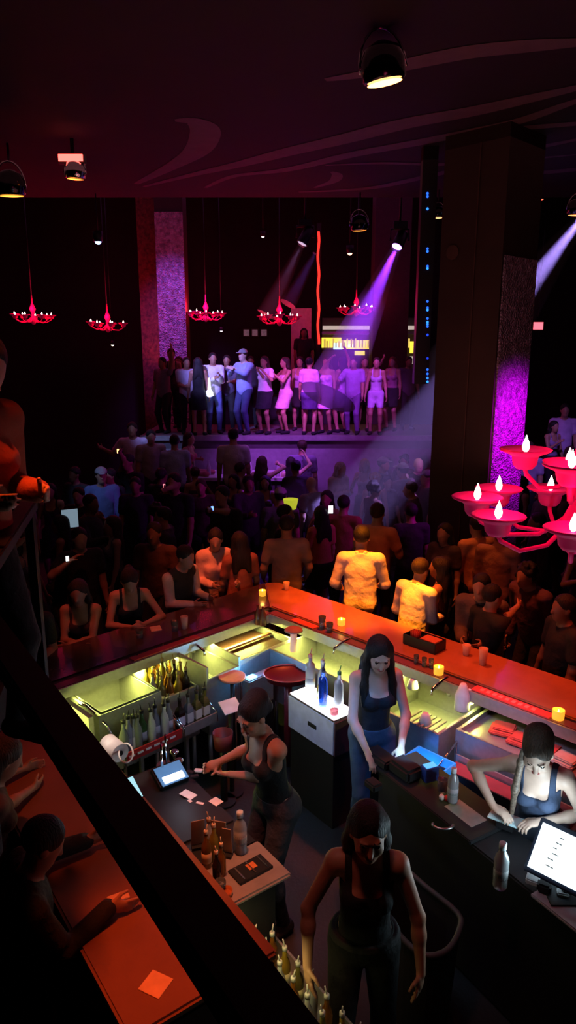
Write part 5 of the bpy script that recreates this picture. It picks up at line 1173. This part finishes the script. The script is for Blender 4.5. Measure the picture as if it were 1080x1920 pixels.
# phones, menu, fans held up
def glow_item(p, d, rz_, name, col, s_, label, cat):
    b = MB(); b.box((0,0,0), d); o = b.build(name, M_black, bevel=.003, loc=p, rz=rz_); b = MB(); b.box((0,-d[1]/2-.002,0), (d[0]*.9,.003,d[2]*.9)); b.build('screen', emat(name+'_glow%d%d%d' % (int(p[0]*10), int(p[1]*10), int(s_*10)), col, s_), o); tag(o, label, cat)
HOLD = [(at_y(126,1047,7.3), 150, 1010, -150, 'dark-clothed person holding a small white phone at the dim left of the bar'),
 (at_y(398,953,8.8), 415, 930, 150, 'dark-clothed person holding the tiny blue phone left of centre'),
 (at_y(308,913,9.6), 325, 893, 160, 'dark-clothed person holding the pinkish red phone left of centre'),
 (at_y(222,846,11.4), 238, 850, 150, 'dark-clothed person holding a small warm light below the lilac shirted man')]
for p_, u_, v_, rz_, lb in HOLD:
    person(lb, u=u_, v=v_, y=p_.y+.28, fit=0, rz=rz_, sk='mid', hair=('short','black'), top=('tee',BLK), bottom=('trousers',BLK), vox=.017, RW=(p_.x+.02, p_.y+.04, p_.z-.04))
glow_item(at_y(620,955,8.9), (.06,.01,.11), .2, 'phone', (.95,.95,1), 5, 'bright white phone screen in the middle of the crowd', 'phone')
glow_item(HOLD[0][0], (.035,.01,.06), .5, 'phone', (.9,.95,1), 4, 'small white phone screen alone in the dark left crowd', 'phone')
glow_item(HOLD[1][0], (.035,.01,.06), 0, 'phone', (.15,.3,1), 3, 'tiny blue phone screen in the dark crowd left of centre', 'phone')
glow_item(HOLD[2][0], (.035,.01,.09), 0, 'phone', (1,.25,.3), 2, 'tiny pinkish red phone screen in the crowd left of centre', 'phone')
glow_item(at_y(131,972,8.6), (.22,.012,.26), .5, 'menu_folder', (.35,.5,.62), .45, 'open menu folder glowing bluish before the suited man', 'menu')
glow_item(HOLD[3][0], (.05,.01,.08), 0, 'phone', (1,.5,.2), 2.5, 'small warm orange flame held below the lilac shirted man', 'phone')  # small flame built as a glowing panel like the phones
b = MB(); p = at_y(545,940,9.0); b.lathe([(.07,0),(.10,.13),(.09,.13),(.05,.02)], p-Vector((0,0,.1)), 14); o = b.build('drink_bucket', mat('bucket_yellow', (.8,.8,.05), .4, emis=(.8,.9,.05), estr=.5)); tag(o, 'yellow glowing drinks bucket held up in the crowd', 'bucket')
# --- filler crowd on the dance floor
protos = []
pr_def = [('m','mid',('short','black'),('tee',(.02,.02,.022)),dict(),'black t-shirt'),('f','mid',('long','black'),('tank',(.03,.02,.025)),dict(),'dark tank top'),
 ('m','brown',('short','black'),('shirt',(.03,.03,.04)),dict(R=(.12,.32,1.2)),'dark shirt'),('f','tan',('bun','brown'),('dress',(.05,.02,.05)),dict(R=(.2,.3,1.3)),'dark dress'),
 ('m','tan',('cap','black'),('tee',(.10,.10,.11)),dict(),'grey top and cap'),('f','tan',('verylong','brown'),('tank',(.12,.1,.12)),dict(R=(.3,.1,1.65),eR=(.8,-.2,.3)),'grey top'),
 ('m','mid',('short','brown'),('jacket',(.04,.02,.02)),dict(lean=5),'dark jacket'),('f','brown',('curly','black'),('tee',(.08,.03,.03)),dict(),'maroon top')]
for i, (sx_, sk_, hr_, tp_, kw, ds) in enumerate(pr_def):
    protos.append((person('proto', loc=(0, 0, 0), h=[1.76,1.64,1.78,1.66,1.75,1.65,1.72,1.68][i], sex=sx_, sk=sk_, hair=hr_, top=tp_, bottom=('trousers', BLK) if sx_ == 'm' else ('skirt', BLK), vox=.02, **kw)['obj'], ds, hr_[1], [1.76,1.64,1.78,1.66,1.75,1.65,1.72,1.68][i]))
rf = random.Random(11); firstuse = set(); used = list(USED)
def region(x, y):
    a = 'far left' if x < -3.2 else 'left of centre' if x < -1.2 else 'mid crowd' if x < 1.2 else 'by the pillar' if x < 2.9 else 'far right'
    return a+(' near the bar' if y < 9 else ' halfway back' if y < 11.2 else ' close to the stage')
cand = []
yy = 7.7
while yy < 13.2:
    xx = -.45*yy-.3
    while xx < .45*yy+.3:
        cand.append((xx+rf.uniform(-.18,.18), yy+rf.uniform(-.2,.2))); xx += .64
    yy += .68
cnt = 0
ori = ['facing the bar','facing the stage','turned left','turned right']
pcen = Vector((cc.x, cc.y))
for (x, y) in cand:
    rel = Vector((x, y, 0))-K
    if rel.dot(EL) > -1.1 and rel.dot(ER) > -1.1: continue
    if any((x-a)**2+(y-c)**2 < .30 for a, c in used): continue
    if (Vector((x, y))-pcen).length < 1.05: continue
    if x < .35 and y > 12.0: continue
    if x > 4.6 and y > 12.6: continue
    if x < -3.0 and y < 9.2 and rf.random() < .6: continue
    k = rf.randrange(len(protos)); o, ds, hcn, hh = protos[k]; q = rf.randrange(4)
    rz_ = [PI, 0, PI/2, -PI/2][q]+rf.uniform(-.5, .5)
    lb = '%s-haired person in %s, %s, %s' % (hcn, ds, ori[q], region(x, y))
    if k in firstuse: c_ = dup(o, (x, y, 0), rz_, lb)
    else: firstuse.add(k); c_ = o; o.location = (x, y, 0); o.rotation_euler.z = rz_; o['label'] = lb
    c_['group'] = 'dim dance floor crowd'; used.append((x, y)); cnt += 1
# --- stage dancers
ST = [
 (304,700,14.4,150,'m','mid',('short','black'),('tee',(.2,.15,.2)),('trousers',BLK),dict(Lh=(-.35,.1,1.9),eL=(-.8,-.2,.3)),'dim man lifting one arm at the left end of the stage'),
 (321,664,14.6,190,'f','mid',('bun','black'),('tank',(.03,.02,.03)),('trousers',BLK),dict(),'woman in a dark tank top near the left end of the stage'),
 (350,688,14.2,200,'m','mid',('short','black'),('tee',(.6,.6,.75)),('trousers',BLK),dict(R=(.1,.3,1.1)),'man in a white t-shirt behind the dark dressed woman on stage'),
 (372,716,13.95,10,'f','tan',('long','black'),('dress',(.02,.015,.02)),('skirt',(.02,.015,.02)),dict(),'woman in a short black dress seen from behind at the stage edge'),
 (399,672,14.3,195,'m','tan',('short','black'),('shirt',(.75,.75,.95)),('trousers',(.10,.12,.35)),dict(R=(.02,.3,1.2),Lh=(-.1,.3,1.25)),'man in a pale blue white shirt holding a glowing bottle on stage'),
 (425,676,14.6,180,'m','mid',('short','black'),('tee',(.1,.08,.14)),('trousers',BLK),dict(R=(.1,.35,1.15),Lh=(-.1,.35,1.15)),'dim man between the two brightly lit men on stage'),
 (455,666,14.2,140,'m','pale',('cap','brown'),('shirt',(.35,.4,.75)),('trousers',(.05,.06,.16)),dict(R=(-.02,.38,1.32),Lh=(-.06,.38,1.34),eR=(.8,-.2,-.6),eL=(-.8,-.2,-.6)),'man in a white cap and blue shirt clapping at the stage edge'),
 (495,678,14.2,150,'f','tan',('long','brown'),('tee',(.8,.65,.8)),('skirt',(.01,.01,.015)),dict(R=(.0,.25,1.4),Lh=(-.12,.25,1.4)),'woman in a white top and short black skirt on the stage edge'),
 (533,686,14.3,120,'f','tan',('long','brown'),('dress',(.7,.45,.5)),('skirt',(.7,.45,.5)),dict(R=(.2,.3,1.35),Lh=(-.1,.35,1.35)),'woman in a tight pinkish dress reaching to her neighbour on stage'),
 (562,690,14.8,170,'f','tan',('long','black'),('tank',(.5,.3,.5)),('skirt',BLK),dict(),'dim woman behind the pinkish dressed woman on stage'),
 (580,705,14.1,-15,'f','tan',('bun','black'),('tee',(.85,.45,1.0)),('skirt',(.10,.05,.2)),dict(),'woman with her back in a bright purple lit top on stage'),
 (612,702,14.3,150,'f','tan',('long','brown'),('dress',(.7,.4,.8)),('skirt',(.7,.4,.8)),dict(R=(-.3,.25,1.8),eR=(.3,-.2,.8)),'woman in a lilac dress with one arm stretched to the right on stage'),
 (640,712,14.5,40,'f','tan',('long','black'),('tank',(.6,.35,.7)),('skirt',(.5,.3,.6)),dict(R=(.3,.2,1.85),eR=(.8,-.2,.3)),'long haired dancer with her right arm high, right half of the stage'),
 (662,720,14.2,160,'m','tan',('short','brown'),('tee',(.5,.3,.7)),('trousers',(.2,.1,.3)),dict(R=(.3,.25,1.2)),'short haired dancer in a lilac t-shirt, right half of the stage'),
 (683,706,14.6,190,'f','tan',('long','brown'),('tank',(.35,.15,.25)),('shorts',(.1,.05,.1)),dict(Lh=(-.4,.2,1.7),eL=(-.7,-.2,.4)),'dancer in a dark pink top with arm out toward the right'),
 (705,730,14.1,170,'f','tan',('bun','brown'),('crop',(.6,.45,.7)),('shorts',(.6,.45,.75)),dict(),'dancer in pale shorts near the right end of the stage'),
 (735,706,14.8,150,'f','mid',('long','red'),('tank',(.3,.12,.2)),('skirt',BLK),dict(),'reddish haired dim dancer at the right end of the stage'),
 (765,730,14.9,190,'m','mid',('short','black'),('tee',(.12,.06,.1)),('trousers',BLK),dict(),'dim man last in the row at the right end of the stage'),
 (470,690,15.4,180,'m','brown',('short','black'),('tee',(.03,.02,.04)),('trousers',BLK),dict(),'dark figure standing behind the clapping man on stage'),
 (335,690,15.3,180,'f','brown',('long','black'),('tank',(.03,.02,.03)),('trousers',BLK),dict(),'dark figure behind the white t-shirted man on stage'),
]
for (u_, v_, y_, rz_, sx_, sk_, hr_, tp_, bt_, kw, lb) in ST:
    person(lb, u=u_, v=v_, y=y_, fit=ZS, rz=rz_, sex=sx_, sk=sk_, hair=hr_, top=tp_, bottom=bt_, vox=.015, **kw)
person('dark silhouette of a person raised behind the stage before the pale panel', u=570, v=635, y=16.6, fit=ZS+.6, rz=180, sk='brown', hair=('long','black'), top=('tee',BLK), bottom=('trousers',BLK), vox=.02)
b = MB(); b.box((.4, 16.55, (ZS+.6)/2), (1.6, .9, ZS+.6)); o = b.build('dj_riser', M_black); tag(o, 'black riser box at the back of the stage under the dark silhouette', 'riser')
b = MB(); pb_ = at_y(393,742,13.95); b.lathe([(.03,-.02),(.075,.0),(.07,.06),(.03,.12),(.016,.3),(.012,.34)], pb_, 14); o = b.build('sparkler_bottle', emat('sparkler_white', (.75,.8,1), 5)); tag(o, 'glowing white bottle held by the pale shirted man on stage', 'bottle')
person('person in red lit clothes sitting on the end of the pale bottle table', u=356, v=822, y=13.3, fit=None, h=1.66, rz=-110, sex='f', sk='tan', hair=('long','brown'), top=('tank',(.5,.1,.15)), bottom=('shorts',(.4,.1,.12)), sit=True, vox=.015)
b = MB(); b.box((6.9, 14.7, .3), (3.6, 1.7, .6)); tag(b.build('platform', mat('platform_dark', (.05,.04,.05), .7)), 'low dark platform right of the purple pillar carrying two guests', 'platform')
b = MB(); b.box((-3.2, 12.85, .175), (2.9, 1.5, .35)); tag(b.build('platform', mat('platform_dark', (.05,.04,.05), .7)), 'low dark dais left of the bottle table under the lilac shirted man', 'platform')
b = MB(); b.box((-.95, 12.35, .175), (1.0, .7, .35)); tag(b.build('step_block', mat('platform_dark', (.05,.04,.05), .7)), 'dark step block before the bottle table', 'step')
light('SPOT', 'stage_front_wash', (.2,10.4,5.9), (.5,.08,1), 1100, (.0,13.8,1.5), .15, 34, .9)
light('SPOT', 'towel_violet', (1.05,4.25,1.75), (.8,.6,1), 38, (1.52,4.66,.90), .08, 62, .9)
# ================================================================== LIGHTS
OR = (1,.16,.006)
dl = Vector((DL.x, DL.y-.02, DL.z-.06))
light('SPOT', 'downlight_beam', dl, OR, 1900, at_z(672,1122,1.1), .10, 27, .75)
light('SPOT', 'downlight_shirt', dl, (1,.30,.008), 3600, at_z(772,1105,1.40), .08, 8.5, .8)
light('SPOT', 'downlight_shirt', dl, (1,.26,.008), 2400, at_z(682,1060,1.40), .08, 8.5, .8)
light('SPOT', 'downlight_spill', dl, (1,.13,.03), 800, at_z(760,1190,1.1), .15, 60, 1)
light('SPOT', 'counter_red_spot', (2.9,4.6,5.9), (1,.08,.03), 520, at_z(1010,1310,1.1), .12, 34, .8)
light('SPOT', 'robe_spot', (-1.1,6.2,5.9), (1,.13,.04), 1000, at_z(400,1050,1.3), .12, 18, .8)
light('SPOT', 'left_patrons_spot', (-2.2,5.4,5.9), (1,.12,.07), 320, at_z(190,1130,1.2), .15, 26, .9)
light('SPOT', 'third_leg_spot', (-.95,2.6,5.8), (1,.11,.015), 760, at_z(285,1800,1.1), .1, 16, .9)
light('SPOT', 'third_leg_spot', (-1.5,3.6,5.8), (1,.14,.03), 190, at_z(150,1480,1.1), .1, 26, .9)
light('SPOT', 'shelf_spot', (-.5,3.0,5.9), (1,.28,.10), 560, at_z(430,1600,1.0), .1, 14, .9)
light('SPOT', 'bartender_fill', (-.3,2.2,5.9), (1,.25,.18), 110, (.2,3.2,1.1), .2, 34, 1)
light('SPOT', 'left_bartender_spot', (-1.2,3.0,5.9), (1,.16,.09), 520, (-.36,3.92,1.15), .1, 12, .9)
light('SPOT', 'balcony_spot', (-1.0,1.6,5.9), (1,.10,.02), 330, at_y(22,800,2.6), .05, 4.0, .9)
light('SPOT', 'pillar_orange', (1.6,7.2,5.9), (1,.25,.08), 40, (cc.x-.6,cc.y-.5,2.5), .15, 40, 1)
light('SPOT', 'chandelier_side_spot', (1.9,8.0,5.9), (1,.2,.03), 300, at_z(885,1030,1.4), .1, 12, .8)
light('SPOT', 'mid_bartender_cool', (.2,3.6,2.9), (.30,.5,1), 34, (.65,4.64,1.2), .1, 36, .9)
light('SPOT', 'mid_waist_blue', (.25,3.9,1.9), (.05,.35,1), 26, (.66,4.62,1.0), .05, 30, .9)
light('SPOT', 'elbow_amber', (.9,2.9,5.9), (1,.3,.04), 420, at_z(893,1482,1.15), .05, 3.4, .7)
light('SPOT', 'hand_red', (1.9,5.0,5.9), (1,.05,.02), 330, at_z(970,1134,1.3), .05, 3.2, .7)
light('SPOT', 'blonde_cool', (.75,3.0,2.5), (.6,.85,1), 22, (1.34,3.45,1.3), .1, 34, .9)
light('SPOT', 'left_face_cool', (-.9,3.9,2.2), (.6,.7,1), 26, (-.22,3.93,1.55), .08, 26, .9)
# violet stage washes
light('SPOT', 'stage_blue_violet', (-2.6,9.6,5.9), (.32,.26,1), 2900, (-1.25,14.3,3.1), .15, 17, .8)
light('SPOT', 'stage_magenta', (-.2,9.8,6.0), (.62,.10,1), 2300, (.15,14.3,2.9), .15, 17, .8)
light('SPOT', 'stage_purple_right', (1.0,10.2,6.0), (.5,.08,1), 1700, (1.4,14.3,2.8), .15, 24, .9)
light('SPOT', 'stage_floor_wash', (.3,12.2,5.8), (.5,.12,1), 500, (-.1,13.7,1.7), .15, 42, .9)
light('SPOT', 'left_lilac_spot', (-4.6,9.2,5.9), (.5,.3,1), 1100, at_z(250,850,1.3), .12, 12, .9)
light('SPOT', 'left_blue_spot', (-3.2,8.6,5.9), (.3,.4,1), 800, at_z(325,870,1.3), .12, 9, .9)
light('SPOT', 'suit_blue_spot', (-3.6,6.6,5.9), (.3,.45,1), 420, at_z(190,935,1.3), .12, 11, .9)
# pillars
light('SPOT', 'pillar_violet', (p0.x*0+at_y(322,420,15.0).x, 12.9, 6.8), (.40,.10,1), 900, (at_y(322,420,16.2).x, 16.2, 4.4), .1, 34, .9)
light('SPOT', 'pillar_magenta', C0+Vector((1.15,-.75,.35)), (.72,.0,1), 330, C0+ay*.45+Vector((0,0,-.1)), .12, 75, 1)
pr_ = at_y(285,600,16.6); light('SPOT', 'brick_red_up', (pr_.x+.0, 16.0, 3.0), (1,.10,.03), 26, (pr_.x, 16.9, 3.7), .08, 55, 1)
light('SPOT', 'right_crowd_violet', (3.6,8.8,5.6), (.45,.2,1), 700, (5.2,13.4,1.7), .15, 26, .9)
light('SPOT', 'crowd_white_spot', (2.2,9.0,5.9), (.7,.6,1), 600, at_z(640,890,1.5), .1, 15, .9)
light('SPOT', 'crowd_white_spot', (2.6,10.0,5.9), (.75,.7,1), 200, at_z(770,890,1.5), .1, 13, .9)
# smoky beams: haze kept to cones shaped to each beam ---------------------------------------------------------------
def haze_cone(p, q, r0, r1, dens, label, power, col, ang):
    p = Vector(p); q = Vector(q); d = (q-p).normalized(); L_ = (q-p).length; R = d.to_track_quat('Z', 'Y').to_matrix()
    b = MB(); b.lathe([(r0, .16), (r0+(r1-r0)*.5, L_*.5), (r1, L_)], p, 24, R)
    m = bpy.data.materials.new('beam_haze'); m.use_nodes = True; nt = m.node_tree; nt.nodes.clear(); o = nt.nodes.new('ShaderNodeOutputMaterial'); v = nt.nodes.new('ShaderNodeVolumeScatter'); v.inputs['Density'].default_value = dens; v.inputs['Color'].default_value = (1,1,1,1); v.inputs['Anisotropy'].default_value = 0
    nt.links.new(v.outputs[0], o.inputs['Volume'])
    ob = b.build('haze', m); tag(ob, label, 'haze', kind='stuff')
    light('SPOT', 'beam_lamp', p+d*.14, col, power, q, .03, ang, .25)
pA = at_y(749,452,13.4); qA = at_y(640,690,12.4)
fixture(pA, qA, 'moving head light casting the strong violet beam', emat('lens_violet', (.5,.2,1), 6))
haze_cone(pA, pA+(qA-pA)*1.22, .09, .50, .35, 'cone of haze lit violet by the upper stage light', 2800, (.27,.03,1), 15)
pB = at_y(1120,372,11.0); qB = at_y(700,915,10.6)
fixture(pB, qB, 'moving head light casting the white beam beyond the right edge', emat('lens_white', (.8,.85,1), 6))
haze_cone(pB, pB+(qB-pB)*1.16, .06, 1.15, .10, 'cone of haze lit pale blue white by the right light', 8000, (.42,.27,1), 12)
pC = at_y(572,446,14.2); qC = at_y(500,590,14.0)
fixture(pC, qC, 'moving head light casting the faint greyish violet beam', emat('lens_faint', (.6,.5,.7), 1))
haze_cone(pC, qC, .07, .2, .25, 'thin haze lit dull violet left of the red neon line', 70, (.6,.25,.75), 13)
pD = at_y(598,462,14.3); qD = at_y(540,570,14.0)
haze_cone(pD, qD, .05, .16, .2, 'thin haze lit faint blue beside the red neon line', 60, (.25,.12,1), 14)
# world: almost nothing, a closed dark room
w = bpy.data.worlds.new('World'); SC.world = w; w.use_nodes = True
bg = w.node_tree.nodes['Background']; bg.inputs['Color'].default_value = (.5,.3,.36,1); bg.inputs['Strength'].default_value = .006
light('AREA', 'room_bounce', (0, 9, 5.95), (1,.3,.35), 12, (0,9,0), sx=9, sy=6)
light('AREA', 'upward_bounce', (1.0, 7.0, 2.6), (1,.35,.4), 12, (1.0,8,6.2), sx=3, sy=3)
light('SPOT', 'bar_floor_bounce', (.35, 3.9, 5.9), (.5,.7,1), 60, (.45,3.95,0), .5, 34, 1)
light('AREA', 'hall_bounce', (0, 15.5, 7.0), (.7,.15,.6), 40, (0,15.5,0), sx=12, sy=5)
# ------------------------------------------------------------------ camera + render look
cd = bpy.data.cameras.new('Camera'); cam = bpy.data.objects.new('Camera', cd); COL.objects.link(cam)
cam.location = (0, 0, CAM_H); cam.rotation_euler = (math.radians(90)-PITCH, 0, 0)
cd.sensor_fit = 'VERTICAL'; cd.sensor_height = 24; cd.lens = 24*FPX/1920; cd.clip_start = .02; cd.clip_end = 100
SC.camera = cam
SC.view_settings.view_transform = 'Standard'; SC.view_settings.look = 'None'; SC.view_settings.gamma = 1; SC.view_settings.exposure = 0
SC.view_settings.use_curve_mapping = False
cy = SC.cycles; cy.use_denoising = True; cy.max_bounces = 6; cy.diffuse_bounces = 2; cy.glossy_bounces = 3; cy.transmission_bounces = 6; cy.volume_bounces = 0; cy.transparent_max_bounces = 6
cy.sample_clamp_indirect = 2.5; cy.use_light_tree = True; cy.caustics_reflective = False; cy.caustics_refractive = False
